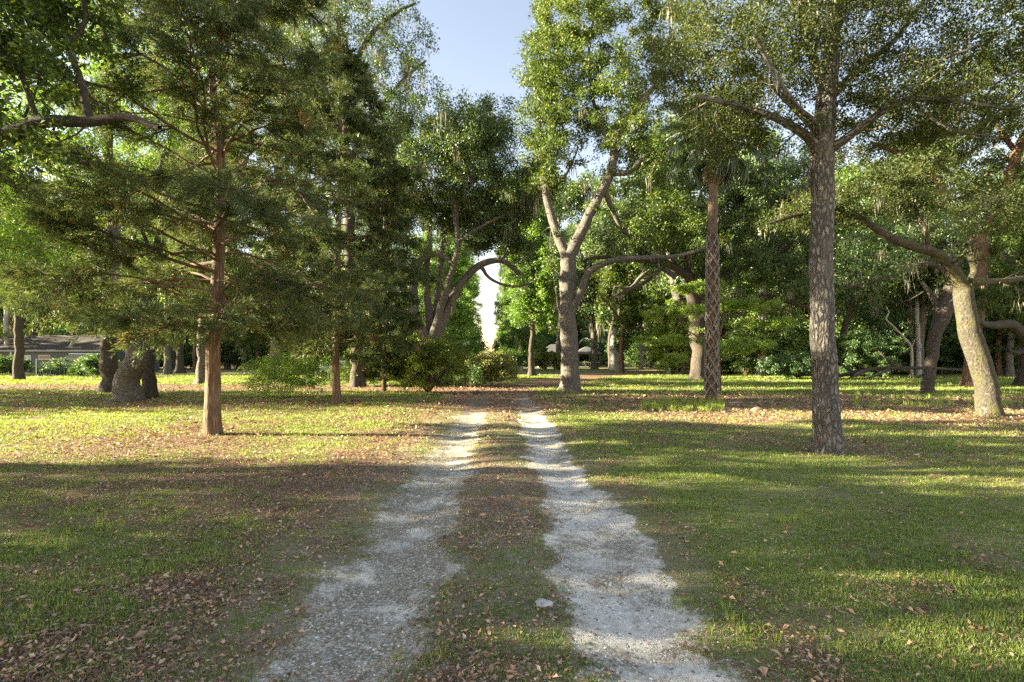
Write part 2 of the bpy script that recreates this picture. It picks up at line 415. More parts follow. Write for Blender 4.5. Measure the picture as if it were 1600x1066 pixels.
# ------------------------------------------------------------------ cedar
def build_cedar(name, label, base, seed, height, trunk, zlo, prof, nb, leaf, bark, twn=15, spr=7, bl=9, L=.10, wd=.016, extra=()):
    rng = np.random.default_rng(seed)
    Y = depth(base[1]); b = np.array(W(base[0], base[1], Y)); b[2] = 0; pxm = F / Y
    sk = Skel()
    pts = []
    for q in trunk:
        w = np.array(W(q[0], q[1], Y)); pts.append((*(w - b), q[2] * Y / F / 2))
    pts[0] = (pts[0][0], 0, -.1, pts[0][3]); top = pts[-1]
    if top[2] < height: pts.append((top[0] * 1.02, 0, height, .015))
    sk.limb(pts, rng, step=.18, wob=.02); ntr = sk.n
    P = []; D = []; vv = []
    jobs = []
    for k in range(nb):
        u = (k + rng.random() * .8) / nb; z = zlo + (height - zlo - .2) * u ** .9
        az = k * 2.39996 + rng.normal() * .35; Ln = np.interp(z, *prof) * (.62 + .5 * rng.random()); el = .12 + .45 * u + rng.normal() * .2
        jobs.append((z, az, Ln, el, -.10 - .16 * rng.random()))
    jobs += list(extra)
    for (z, az, Ln, el, dr) in jobs:
        i = int(np.argmin(abs(sk.p[:ntr, 2] - z))); a = sk.p[i].copy(); prev = i
        m = max(4, int(Ln / .22)); dirn = np.array([math.cos(az) * math.cos(el), math.sin(az) * math.cos(el), math.sin(el)])
        x = a.copy(); r0 = .008 + .0058 * Ln; nodes = []
        for q in range(m):
            t = (q + 1) / m; dirn = nrm(dirn + np.array([0, 0, dr * 2.2 / m]) + rng.normal(size=3) * .11)
            if x[2] < 2.25 and dirn[2] < .05: dirn = nrm(dirn * (1, 1, 0) + (0, 0, .06))
            x = x + dirn * Ln / m; prev = sk.add(x, prev, r0 * (1 - t) ** .8 + .004, True); nodes.append((x.copy(), t, dirn.copy(), prev))
        for w in range(int(twn * max(.5, Ln / 3))):
            t = .18 + .82 * rng.random() ** .75; j = min(m - 1, int(t * m)); x0, _, d0, nd = nodes[j]
            side = 1 if w % 2 else -1; lat = nrm(np.cross(d0, (0, 0, 1.))) * side
            d = nrm(d0 * (.5 + .5 * rng.random()) + lat * (.5 + .6 * rng.random()) + (0, 0, rng.normal() * .28 + .04)); tl = (.30 + .75 * rng.random()) * (1.15 - .5 * t) * min(1, Ln / 2 + .3)
            prev2 = nd; xx = x0.copy(); ns = 3; tone = rng.random() * .4
            for q in range(ns):
                d = nrm(d + rng.normal(size=3) * .12 + (0, 0, -.07)); xx = xx + d * tl / ns; prev2 = sk.add(xx, prev2, .006 * (1 - q / ns) + .003, True)
            c = spr * 3
            tt = rng.random(c) ** .8; cen = x0 + (xx - x0) * tt[:, None] + rng.normal(size=(c, 3)) * .035
            ddir = nrm(d + rng.normal(size=(c, 3)) * .45 + (0, 0, -.08))
            kk = np.repeat(np.arange(c), bl // 2 + 1); n = len(kk)
            P.append(cen[kk] + ddir[kk] * (rng.random((n, 1)) * .12) + rng.normal(size=(n, 3)) * .018)
            D.append(ddir[kk] + rng.normal(size=(n, 3)) * .42)
            vv.append(np.clip(tone + (rng.random(c) * .35)[kk] + rng.random(n) * .3 + (rng.random() < .025) * .5, 0, 1))
    P = np.vstack(P); D = np.vstack(D); vv = np.concatenate(vv); n = len(P)
    root = thing(name, label, 'tree', tuple(b), 0, None)
    trunk_obj('trunk', sk, bark, root, rmin=max(.0045, .2 / pxm), pxm=pxm, flare=.18, lobes=4, flz=.18, seed=seed % 5)
    sz = L * (.6 + .8 * rng.random(n))
    link('crown', quad_mesh('crown', leaf_quads(P, D, rng.normal(size=(n, 3)) + (0, 0, .5), sz, wd * (.7 + .6 * rng.random(n)), .03), vv, [leaf]), root)
    return root

# ------------------------------------------------------------------ ground
def seg_dist(x, y, pts):
    d = np.full(np.shape(x), 1e9)
    for (ax, ay), (bx, by) in zip(pts[:-1], pts[1:]):
        vx, vy = bx - ax, by - ay; t = np.clip(((x - ax) * vx + (y - ay) * vy) / (vx * vx + vy * vy), 0, 1)
        d = np.minimum(d, np.hypot(x - ax - t * vx, y - ay - t * vy))
    return d
CROSS = [(-70, 30.5), (-30, 28.5), (-12, 27.5), (-3, 26.5), (1.5, 30), (4, 38), (9, 50), (20, 66)]
LANE = [(-.3, 17), (-.9, 21), (-1.2, 26), (0, 30)]
def masks(x, y):
    p = np.stack([x, y], -1).reshape(-1, 2)
    n1 = fbm(p * .9, 21, 3).reshape(x.shape) - .5; n2 = fbm(p * 3.1, 31, 3).reshape(x.shape) - .5; n3 = fbm(p * .28, 41, 3).reshape(x.shape) - .5
    cx = -.10 - .02 * y
    dl = np.abs(x - (cx - .74)); dr = np.abs(x - (cx + .91)); e = n1 * .34 + n2 * .30
    fade = 1 - sstep(18, 27, y + n1 * 4)
    rl = (1 - sstep(.14, .60, dl + e * 1.2)) * fade
    rr = (1 - sstep(.20, .52, dr + e * 1.1)) * fade
    rut = np.maximum(rl, rr)
    road = (1 - sstep(1.35, 1.95, np.abs(x - cx + .15) + n1 * .6)) * fade               # between and beside the ruts
    lane = 1 - sstep(1.3, 2.3, seg_dist(x, y, LANE) + n1 * 1.2)
    cross = 1 - sstep(1.5, 2.6, seg_dist(x, y, CROSS) + n1 * 1.4)
    path = np.maximum(lane, cross)
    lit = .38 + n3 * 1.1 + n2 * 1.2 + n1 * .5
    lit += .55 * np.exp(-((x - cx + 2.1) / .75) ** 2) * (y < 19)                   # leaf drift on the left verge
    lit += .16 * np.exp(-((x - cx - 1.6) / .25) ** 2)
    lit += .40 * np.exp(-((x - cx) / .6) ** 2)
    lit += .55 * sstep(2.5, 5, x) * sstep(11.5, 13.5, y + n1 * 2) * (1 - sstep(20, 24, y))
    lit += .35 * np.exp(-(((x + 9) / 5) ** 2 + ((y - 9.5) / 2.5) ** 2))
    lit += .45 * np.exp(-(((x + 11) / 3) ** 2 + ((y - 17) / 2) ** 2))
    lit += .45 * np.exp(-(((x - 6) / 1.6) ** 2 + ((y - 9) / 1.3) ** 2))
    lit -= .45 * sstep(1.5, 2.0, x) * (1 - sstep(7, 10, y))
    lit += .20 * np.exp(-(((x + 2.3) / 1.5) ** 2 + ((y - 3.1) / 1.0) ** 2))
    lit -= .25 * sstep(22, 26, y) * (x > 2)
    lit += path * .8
    return rut, np.clip(lit, 0, 1), path, road, n1, n2
def ground_z(x, y):
    p = np.stack([x, y], -1).reshape(-1, 2)
    cx = -.10 - .02 * y; f = 1 - sstep(15, 22, y)
    z = (fbm(p * .5, 51, 2).reshape(x.shape) - .5) * .10 * np.clip((np.abs(x - cx) - 1.2) / 2, 0, 1)
    z = z + (fbm(p * 4, 61, 2).reshape(x.shape) - .5) * .018
    z -= f * .05 * (np.exp(-((x - cx + .74) / .35) ** 2) + np.exp(-((x - cx - .91) / .35) ** 2))
    return z
def ground_material():
    m = bpy.data.materials.new('lawn_and_lane'); t = NT(m)
    co = t.n('ShaderNodeTexCoord').outputs['Object']
    A = lambda k: t.n('ShaderNodeAttribute', attribute_name=k).outputs['Fac']
    fine = t.noise(co, 28, 4, .75); mid = t.noise(co, 6, 4, .7); big = t.noise(co, .6, 3, .6); gr = t.noise(co, 90, 3, .8)
    thatch = t.ramp(fine, [(.25, G(.09, .07, .04)), (.42, G(.20, .165, .10)), (.55, G(.18, .20, .06)), (.75, G(.40, .33, .21))])
    lawn = t.mix(t.ramp(big, [(.35, 0), (.65, 1)]), thatch, t.ramp(fine, [(.3, G(.10, .115, .04)), (.5, G(.20, .23, .06)), (.7, G(.34, .33, .13))]))
    leafb = t.ramp(gr, [(.3, G(.07, .045, .03)), (.5, G(.20, .13, .085)), (.7, G(.40, .29, .20))])
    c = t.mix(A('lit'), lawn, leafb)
    dirt = t.ramp(t.noise(co, 40, 4, .8), [(.3, G(.12, .098, .07)), (.55, G(.28, .235, .175)), (.75, G(.50, .445, .36))])
    dirt = t.mix(t.math('MULTIPLY', t.ramp(t.noise(co, 2.2, 5, .75), [(.56, 0), (.64, 1)]), .6), dirt, G(.20, .20, .045))
    rd = t.math('MULTIPLY', A('road'), t.ramp(mid, [(.36, 0), (.6, .85)]))
    c = t.mix(rd, c, dirt)
    # pale limerock in the wheel tracks: chips, powder, damp grey streaks
    chips = t.n('ShaderNodeTexVoronoi', feature='F1', i={'Vector': co, 'Scale': 85, 'Randomness': 1}); chc = t.n('ShaderNodeSeparateColor', i={0: chips.outputs['Color']}).outputs[0]
    rock = t.ramp(t.math('ADD', t.math('MULTIPLY', chc, .55), t.math('MULTIPLY', fine, .5)), [(.3, G(.15, .125, .09)), (.5, G(.27, .235, .18)), (.7, G(.40, .36, .29)), (.85, G(.72, .68, .60))])
    powder = t.ramp(fine, [(.3, G(.42, .38, .32)), (.42, G(.62, .58, .51)), (.7, G(.82, .78, .70))])
    side = t.n('ShaderNodeSeparateXYZ', i={0: co}).outputs[0]
    pw = t.math('ADD', t.noise(co, 1.7, 8, .8), t.math('MULTIPLY', t.math('MINIMUM', t.math('MAXIMUM', side, -.6), .8), .07))
    rock = t.mix(t.ramp(t.noise(co, 2.9, 6, .85), [(.42, .1), (.58, .7)]), rock, t.mix(t.ramp(chc, [(.55, 0), (.62, 1)]), dirt, rock))
    rock = t.mix(t.math('MULTIPLY', t.ramp(side, [(0, 1), (1, 0)]), 0.0), rock, dirt)
    rock = t.mix(t.ramp(pw, [(.46, 0), (.58, .95)]), rock, powder)
    rm = t.math('MULTIPLY', A('rut'), 1.0)
    rm = t.ramp(t.math('ADD', rm, t.math('MULTIPLY', t.math('SUBTRACT', t.noise(co, 5, 7, .8), .5), 2.2)), [(.36, 0), (.64, 1)])
    rm = t.math('MULTIPLY', rm, t.ramp(A('rut'), [(0, 0), (.12, 1)]))
    rm = t.math('MULTIPLY', rm, .93)
    c = t.mix(rm, c, rock)
    sand = t.ramp(mid, [(.35, G(.16, .085, .05)), (.6, G(.32, .20, .13))])
    c = t.mix(t.math('MULTIPLY', A('path'), .75), c, t.mix(gr, sand, leafb))
    h = t.math('ADD', t.math('MULTIPLY', fine, .6), t.math('MULTIPLY', gr, .5))
    b = t.n('ShaderNodeBsdfPrincipled', i={'Base Color': c, 'Roughness': .95, 'Normal': t.bump(h, .7, .02)})
    b.inputs['Specular IOR Level'].default_value = .15
    t.out(b.outputs[0]); return m
us = np.linspace(-6.0, 6.0, 640); xs = 3 * np.sinh(us)
vs = np.linspace(-3.4, 6.1, 430); ys = 4.5 + 3 * np.sinh(vs)
X, Yg = np.meshgrid(xs, ys)
rut, lit, path, road, _, _ = masks(X, Yg)
Z = ground_z(X, Yg)
nx, ny = len(xs), len(ys)
i0 = (np.arange(ny - 1)[:, None] * nx + np.arange(nx - 1)[None]).ravel()
fq = np.stack([i0, i0 + 1, i0 + nx + 1, i0 + nx], -1)
gme = raw_mesh('ground', np.stack([X, Yg, Z], -1).reshape(-1, 3), fq.ravel(), np.full(len(fq), 4), True, None,
               {'rut': rut.ravel(), 'lit': lit.ravel(), 'path': path.ravel(), 'road': road.ravel()}, [ground_material()])
tag(link('ground', gme), kind='structure')

# ------------------------------------------------------------------ grass, dead leaves, stones
rng = np.random.default_rng(5)
def scatter(n, dmin=2.35, dmax=48, fov=1.28, p=1.0):
    u = rng.random(n); d = dmin * (dmax / dmin) ** u
    if p != 1: d = dmin + (dmax - dmin) * u ** p
    x = (rng.random(n) * 2 - 1) * fov * d
    return x, d
def make_grass():
    x, y = scatter(165000)
    rut, lit, path, road, n1, n2 = masks(x, y)
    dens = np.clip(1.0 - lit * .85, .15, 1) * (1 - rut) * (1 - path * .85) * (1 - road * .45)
    dens = np.where(fbm(np.stack([x, y], -1) * 1.6, 77, 3) > .40, dens, dens * .3)
    k = rng.random(len(x)) < dens; x, y = x[k], y[k]; road = road[k]
    per = 8; sc = np.clip(y / 7.5, .8, 5.5)
    tn = fbm(np.stack([x, y], -1) * .45, 81, 3); tone = (tn - .5) * 1.1 + rng.random(len(x)) * .35
    th = (.6 + .9 * fbm(np.stack([x, y], -1) * 1.1, 91, 2)) * np.where(road > .4, .7, 1)
    i = np.repeat(np.arange(len(x)), per); n = len(i)
    a = rng.random(n) * 2 * math.pi; s = sc[i]
    P = np.stack([x[i] + rng.normal(size=n) * .022 * s, y[i] + rng.normal(size=n) * .022 * s, np.zeros(n)], -1)
    P[:, 2] = ground_z(P[:, 0], P[:, 1]) - .003
    tilt = .4 + 1.3 * rng.random(n)
    D = np.stack([np.cos(a) * tilt, np.sin(a) * tilt, np.ones(n)], -1)
    L = (.020 + .038 * rng.random(n)) * th[i] * s ** .75
    Nn = np.stack([np.cos(a), np.sin(a), -tilt], -1) + rng.normal(size=(n, 3)) * .4
    v = np.clip(.36 + tone[i] * .5 + rng.normal(size=n) * .14 + (rng.random(n) < .10) * .5, 0, 1)
    V = leaf_quads(P, D, Nn, L, (.0042 + .0045 * rng.random(n)) * s * 1.05, .12, .42)
    tag(link('grass', quad_mesh('grass', V, v, [M['grass']])), 'short patchy lawn grass on both sides of the lane', 'grass', kind='stuff')
make_grass()
def make_weeds():
    # taller bright tufts by the palm and a few clumps on the near lawn
    C0 = []
    for k in range(260):
        px = rng.uniform(1000, 1130); py = rng.uniform(628, 644); C0.append((*ground_at(px, py), .20))
    for k in range(240):
        px = rng.uniform(1330, 1600); py = rng.uniform(596, 640); C0.append((*ground_at(px, py), .22))
    for px, py, h, m in [(150, 830, .09, 9), (75, 860, .08, 7), (215, 800, .07, 6), (270, 815, .08, 7), (1235, 815, .12, 8), (1190, 880, .08, 6), (1145, 990, .08, 7), (1290, 1010, .08, 5), (1580, 975, .09, 4), (985, 700, .07, 6), (640, 1035, .06, 4), (700, 1010, .06, 5), (1060, 940, .07, 6), (1500, 915, .08, 6), (40, 960, .07, 8), (690, 935, .05, 4), (745, 915, .05, 5), (120, 760, .07, 8)]:
        for q in range(m):
            x, y = ground_at(px, py); C0.append((x + rng.normal() * .09, y + rng.normal() * .10, h))
    C0 = np.array(C0); per = 13; i = np.repeat(np.arange(len(C0)), per); n = len(i)
    a = rng.random(n) * 2 * math.pi; tl = .12 + .5 * rng.random(n); y = C0[i, 1]
    P = np.stack([C0[i, 0] + rng.normal(size=n) * .02, y + rng.normal(size=n) * .02, np.zeros(n)], -1); P[:, 2] = ground_z(P[:, 0], P[:, 1]) - .003
    D = np.stack([np.cos(a) * tl, np.sin(a) * tl, np.ones(n)], -1)
    L = C0[i, 2] * (.5 + .7 * rng.random(n)); wd = .006 * np.clip(y / 6, .8, 4)
    V = leaf_quads(P, D, np.stack([np.cos(a), np.sin(a), -tl], -1) + rng.normal(size=(n, 3)) * .3, L, wd, .1, .4)
    tag(link('tall_grass', quad_mesh('tall_grass', V, np.clip(.45 + rng.random(n) * .35, 0, 1), [M['grass']])), 'taller pale green tufts standing up out of the lawn', 'grass', kind='stuff')
make_weeds()
def make_litter():
    x, y = scatter(210000, 2.3, 34)
    rut, lit, path, road, n1, n2 = masks(x, y)
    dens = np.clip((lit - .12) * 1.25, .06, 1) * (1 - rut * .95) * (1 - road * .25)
    k = rng.random(len(x)) < dens; x, y = x[k], y[k]; n = len(x)
    s = np.clip(y / 6.5, 1, 3.2); big = np.where(rng.random(n) < .05, 1.6, .85)
    a = rng.random(n) * 2 * math.pi; L = (.018 + .034 * rng.random(n) ** 1.3) * s * big
    P = np.stack([x, y, ground_z(x, y) + .004 + .022 * rng.random(n) * s], -1)
    D = np.stack([np.cos(a), np.sin(a), rng.normal(size=n) * .28], -1)
    N = np.stack([rng.normal(size=n) * .5, rng.normal(size=n) * .5, np.ones(n)], -1)
    V = leaf_quads(P, D, N, L, L * (.36 + .25 * rng.random(n)), rng.normal(size=(n, 1)) * .16, .5)
    tag(link('leaf_litter', quad_mesh('leaf_litter', V, rng.random(n), [M['dry_leaf']])), 'brown and tan dry oak leaves strewn over the lawn', 'leaves', kind='stuff')
make_litter()
def make_bits():
    x, y = scatter(260000, 2.3, 22)
    rut, lit, path, road, n1, n2 = masks(x, y)
    k = rng.random(len(x)) < np.clip(.35 + lit * .7, 0, 1) * (1 - rut * .93) * (1 - .2 * road); x, y = x[k], y[k]; n = len(x)
    s = np.clip(y / 5.5, 1, 3); a = rng.random(n) * 2 * math.pi; L = (.006 + .016 * rng.random(n)) * s
    st = rng.random(n) < .3
    P = np.stack([x, y, ground_z(x, y) + .003 + .012 * rng.random(n) * s], -1)
    D = np.stack([np.cos(a), np.sin(a), rng.normal(size=n) * .25], -1); N = np.stack([rng.normal(size=n) * .4, rng.normal(size=n) * .4, np.ones(n)], -1)
    V = leaf_quads(P, D, N, np.where(st, L * 2.6, L), np.where(st, .0028 * s, L * (.4 + .4 * rng.random(n))), rng.normal(size=(n, 1)) * .1, .5)
    tag(link('leaf_crumbs', quad_mesh('leaf_crumbs', V, np.clip(rng.random(n) * .9, 0, 1), [M['dry_leaf']])), 'crumbled leaf bits and straw between the grass blades', 'leaf crumbs', kind='stuff')
make_bits()
def make_stones():
    x, y = scatter(60000, 2.3, 15, .5)
    rut, lit, path, road, n1, n2 = masks(x, y)
    k = rng.random(len(x)) < np.clip(rut * .6 + road * .10, 0, 1); x, y = x[k], y[k]; n = len(x)
    o = np.array([(1, 0, 0), (0, 1, 0), (-1, 0, 0), (0, -1, 0), (.1, .1, .7), (0, 0, -1)], float)
    f = np.array([(0, 1, 4), (1, 2, 4), (2, 3, 4), (3, 0, 4)])
    sz = (.0022 + .014 * rng.random(n) ** 6) * np.clip(y / 4.5, 1, 2.6); a = rng.random(n) * 6.28
    V = o[None] * (.55 + .7 * rng.random((n, 6, 3))) * sz[:, None, None] * (1.25, .9, .55)
    ca, sa = np.cos(a)[:, None], np.sin(a)[:, None]
    V = np.stack([V[..., 0] * ca - V[..., 1] * sa, V[..., 0] * sa + V[..., 1] * ca, V[..., 2]], -1)
    V += np.stack([x, y, ground_z(x, y)], -1)[:, None]
    Fq = (f[None] + np.arange(n)[:, None, None] * 6).reshape(-1)
    m = bpy.data.materials.new('limestone_chips'); t = NT(m)
    c = t.ramp(t.n('ShaderNodeAttribute', attribute_name='v').outputs['Fac'], [(0, G(.12, .11, .09)), (.4, G(.30, .28, .24)), (.8, G(.55, .53, .49)), (1, G(.74, .72, .68))])
    b = t.n('ShaderNodeBsdfPrincipled', i={'Base Color': c, 'Roughness': .9}); t.out(b.outputs[0])
    me = raw_mesh('gravel', V.reshape(-1, 3), Fq, np.full(n * 4, 3), False, np.repeat(rng.random(n), 4), None, [m])
    tag(link('gravel', me), 'pale crushed limestone chips lying in the two wheel tracks', 'gravel', kind='stuff')
make_stones()
def stone(name, label, cat, px, py, sx, sy, sz, mat, seed):
    bm = bmesh.new(); bmesh.ops.create_icosphere(bm, subdivisions=3, radius=1)
    V = np.array([v.co[:] for v in bm.verts]); d = 1 + (fbm(V * 1.6 + seed, seed, 3) - .5) * .7
    for v, q in zip(bm.verts, d): v.co = Vector((v.co.x * sx * q, v.co.y * sy * q, v.co.z * sz * q))
    o = finish(name, bm, mat, smooth=True); x, y = ground_at(px, py); o.location = (x, y, .0); tag(o, label, cat)
limest = plain_mat('limestone', (.45, .43, .40), .9, 0, .3, 20, .6)
stone('rock', 'flat pale stone in the grass strip between the wheel tracks', 'rock', 849, 945, .065, .055, .028, limest, 3)
stone('sand_mound', 'small grey sand mound of a burrow on the left lawn', 'sand mound', 262, 800, .13, .09, .018, plain_mat('grey_sand', (.42, .41, .40), .95, 0, .2, 30, .6), 9)
stone('rock', 'brownish lump of stone on bare ground right of the palm', 'rock', 1183, 641, .20, .13, .10, plain_mat('tan_rock', (.30, .22, .16), .9, 0, .3, 12, .6), 5)
# ------------------------------------------------------------------ the named trees
# front cedar on the left
prof1 = ([2.0, 2.6, 3.4, 4.6, 6.5, 9, 11, 13], [2.0, 3.0, 3.7, 3.7, 3.1, 2.3, 1.3, .3])
build_cedar('cedar_tree', 'large feathery cedar with a reddish trunk standing nearest on the left lawn', (333, 680), 3, 12.6,
            [(333, 680, 27), (333, 600, 22), (336, 500, 19), (343, 380, 16), (346, 265, 14), (332, 130, 10), (322, 0, 8)], 2.1, prof1, 125, M['cedar_leaf'], M['cedar_bark'],
            twn=20, spr=8, bl=10, L=.105, wd=.015,
            extra=[(4.4, math.pi * .98, 4.5, .12, -.2), (3.1, math.pi * 1.02, 2.6, .15, -.08), (2.75, .25, 3.2, .12, .12), (5.4, .9, 3.2, .6, 0), (5.3, 1.9, 3.0, .7, 0), (2.5, math.pi * .8, 3.2, .15, -.1), (2.45, -.4, 2.6, .08, -.2), (2.6, 3.0, 2.6, .15, -.1), (2.7, 3.5, 2.9, .15, -.1), (2.2, 4.1, 2.2, .1, -.3), (2.5, 2.6, 3.0, .1, -.3), (2.7, .1, 3.3, .1, -.2), (2.6, .6, 2.9, .1, -.25), (2.8, 5.9, 3.1, .1, -.2), (3.2, 3.2, 4.3, .1, -.12), (3.5, 2.8, 4.4, .1, -.12), (3.4, 3.7, 4.2, .1, -.2)])
prof2 = ([1.5, 2.0, 3.2, 5, 8, 10, 12.5], [1.3, 2.2, 2.9, 2.9, 2.2, 1.4, .3])
build_cedar('cedar_tree', 'mid-sized cedar with a bare brown lower trunk, right of and behind the biggest cedar', (526, 632), 7, 12.3,
            [(526, 632, 14), (525, 540, 11), (528, 400, 9), (531, 250, 7), (533, 100, 5)], 1.5, prof2, 110, M['cedar_leaf'], M['cedar_bark'], twn=15, spr=7, bl=8, L=.17, wd=.030)
prof3 = ([.8, 1.6, 3, 5, 8, 11], [.5, 1.0, 1.2, 1.3, 1.2, .3])
build_cedar('cedar_tree', 'slim young cedar with the thinnest stem, nearest the lane on the left', (600, 614), 11, 11.0,
            [(600, 614, 8), (601, 540, 6), (600, 420, 5), (602, 300, 4)], .9, prof3, 95, M['cedar_leaf'], M['cedar_bark'], twn=12, spr=6, bl=8, L=.21, wd=.042)

# old oak behind the cedar: one huge leaning trunk between two darker ones
build_tree('oak_tree', 'massive old oak with a thick leaning trunk behind the front cedar', 'tree', (200, 628),
           [[(197, 628, 0, 40), (204, 590, 0, 33), (212, 550, 0, 30), (205, 470, .5, 34), (188, 400, 1, 30), (178, 335, 1.2, 26)],
            [(178, 335, 1.2, 20), (150, 270, 1.5, 16), (110, 225, 1, 13), (70, 205, .5, 9), (20, 170, 0, 6)],
            [(178, 335, 1.2, 18), (200, 300, 2, 14), (240, 280, 2.5, 11), (268, 215, 3, 9), (300, 130, 3, 7)],
            [(178, 340, 1.2, 16), (168, 250, 0, 13), (172, 150, -1, 10), (160, 40, -1, 7)],
            [(192, 410, .9, 14), (130, 370, 0, 9), (60, 330, -1, 6)]],
           [(80, 250, 0, 130, 110, 3.5, 150), (170, 90, 0, 150, 120, 4, 170), (300, 170, 2, 110, 120, 3.5, 110), (60, 380, 1, 90, 70, 3, 70), (90, -60, 0, 160, 90, 4, 80)],
           M['oak_bark'], M['bright_leaf'], 21, per=150, L=.105, blob=.5, zmin=3.6, flare=.14, lobes=5, flz=.5, moss=90, mossl=1.0, bumps=.06)
build_tree('oak_tree', 'dark upright oak trunk just left of the massive leaning oak', 'tree', (172, 613),
           [[(172, 613, 0, 26), (170, 560, 0, 22), (166, 470, 0, 18), (150, 380, 0, 14), (120, 300, 0, 9), (80, 220, 0, 5)], [(166, 470, 0, 12), (190, 380, .5, 9), (215, 280, 1, 5)]],
           [(110, 320, 0, 110, 110, 3.5, 100), (190, 240, 1, 90, 100, 3, 60)], M['dark_bark'], M['oak_dark'], 22, per=80, blob=.5, zmin=3.5, flare=.4, moss=30)
build_tree('oak_tree', 'dark oak trunk spotted with lichen just right of the massive leaning oak', 'tree', (232, 622),
           [[(232, 622, 0, 22), (231, 560, 0, 18), (236, 470, .5, 15), (250, 370, 1, 12), (280, 260, 1, 8), (300, 180, 1, 5)], [(240, 430, .6, 9), (215, 340, 1, 6)]],
           [(270, 250, 1.5, 110, 120, 3.5, 110)], M['dark_bark'], M['oak_dark'], 23, per=80, blob=.5, zmin=3.5, flare=.35, moss=30)

build_tree('oak_tree', 'tall bright-leaved oak rising behind the two bigger cedars', 'tree', (430, 594),
           [[(430, 594, 0, 18), (432, 500, 0, 15), (428, 400, 0, 13), (435, 280, 0, 10), (430, 160, 0, 7), (440, 40, 0, 4)], [(430, 360, 0, 8), (390, 280, 0, 6), (360, 200, 0, 4)], [(433, 320, 0, 8), (480, 250, 0, 6), (510, 170, 0, 4)]],
           [(440, 120, 0, 110, 130, 4.5, 200), (380, 260, 0, 70, 70, 4, 90), (500, 230, 0, 70, 80, 4, 110), (420, -20, 0, 120, 60, 4, 90)], M['oak_bark'], M['oak_leaf'], 56, per=150, blob=.7, zmin=6, tip=.015, moss=120, mossl=1.8, tone=.1)
# oak standing outside the left edge, its dark limb enters the picture
build_tree('oak_tree', 'oak beyond the left edge whose thick dark limb reaches in above the lawn', 'tree', (-330, 730),
           [[(-330, 730, 0, 60), (-325, 560, 0, 50), (-300, 420, 0, 46), (-240, 330, 0, 40)],
            [(-240, 330, 0, 36), (-120, 280, -.2, 30), (0, 218, -.3, 24), (60, 192, -.4, 20), (140, 190, -.5, 15), (200, 184, -.6, 11), (250, 200, -.7, 7)],
            [(140, 190, -.5, 12), (128, 130, -.5, 10), (112, 75, -.5, 8), (135, 30, -.6, 7), (128, -30, -.6, 5)],
            [(-240, 330, 0, 34), (-230, 180, .4, 26), (-200, 20, .5, 20), (-150, -160, .6, 14)],
            [(-240, 330, 0, 30), (-330, 220, -2, 24), (-420, 100, -3, 18), (-480, -60, -3.5, 12)],
            [(60, 192, -.4, 8), (30, 110, -.3, 7), (-20, 70, -.2, 5)]],
           [(60, 20, -.5, 140, 90, 1.4, 50), (-150, -100, 0, 200, 180, 2.2, 150), (-420, 0, -3, 180, 180, 2.5, 130)],
           M['dark_bark'], M['oak_leaf'], 24, per=130, L=.085, blob=.36, zmin=3.2, flare=.4)

# tall mossy oak whose thin crown stands against the sky, left of the gap
build_tree('oak_tree', 'tall thin-crowned oak hung with moss against the sky left of the gap', 'tree', (560, 605),
           [[(560, 605, 0, 22), (556, 480, 0, 18), (545, 340, 0, 16), (540, 200, 0, 13), (530, 60, 0, 9), (520, -40, 0, 6)],
            [(543, 260, 0, 9), (580, 190, 0, 7), (625, 130, 0, 5), (665, 95, 0, 3)], [(538, 150, 0, 9), (575, 60, 0, 7), (620, 20, 0, 5), (650, 5, 0, 3)],
            [(541, 220, 0, 8), (500, 120, 0, 6), (470, 60, 0, 4)], [(543, 300, 0, 7), (600, 250, 0, 5), (640, 200, 0, 3)]],
           [(600, 90, 0, 75, 95, 3, 150), (500, 60, 0, 90, 110, 3.5, 130), (570, 0, 0, 80, 60, 3, 60), (610, 190, 0, 50, 40, 2.5, 50)],
           M['dark_bark'], M['oak_dark'], 25, per=60, blob=.55, zmin=7, moss=170, mossl=2.4, tip=.014, L=.13)

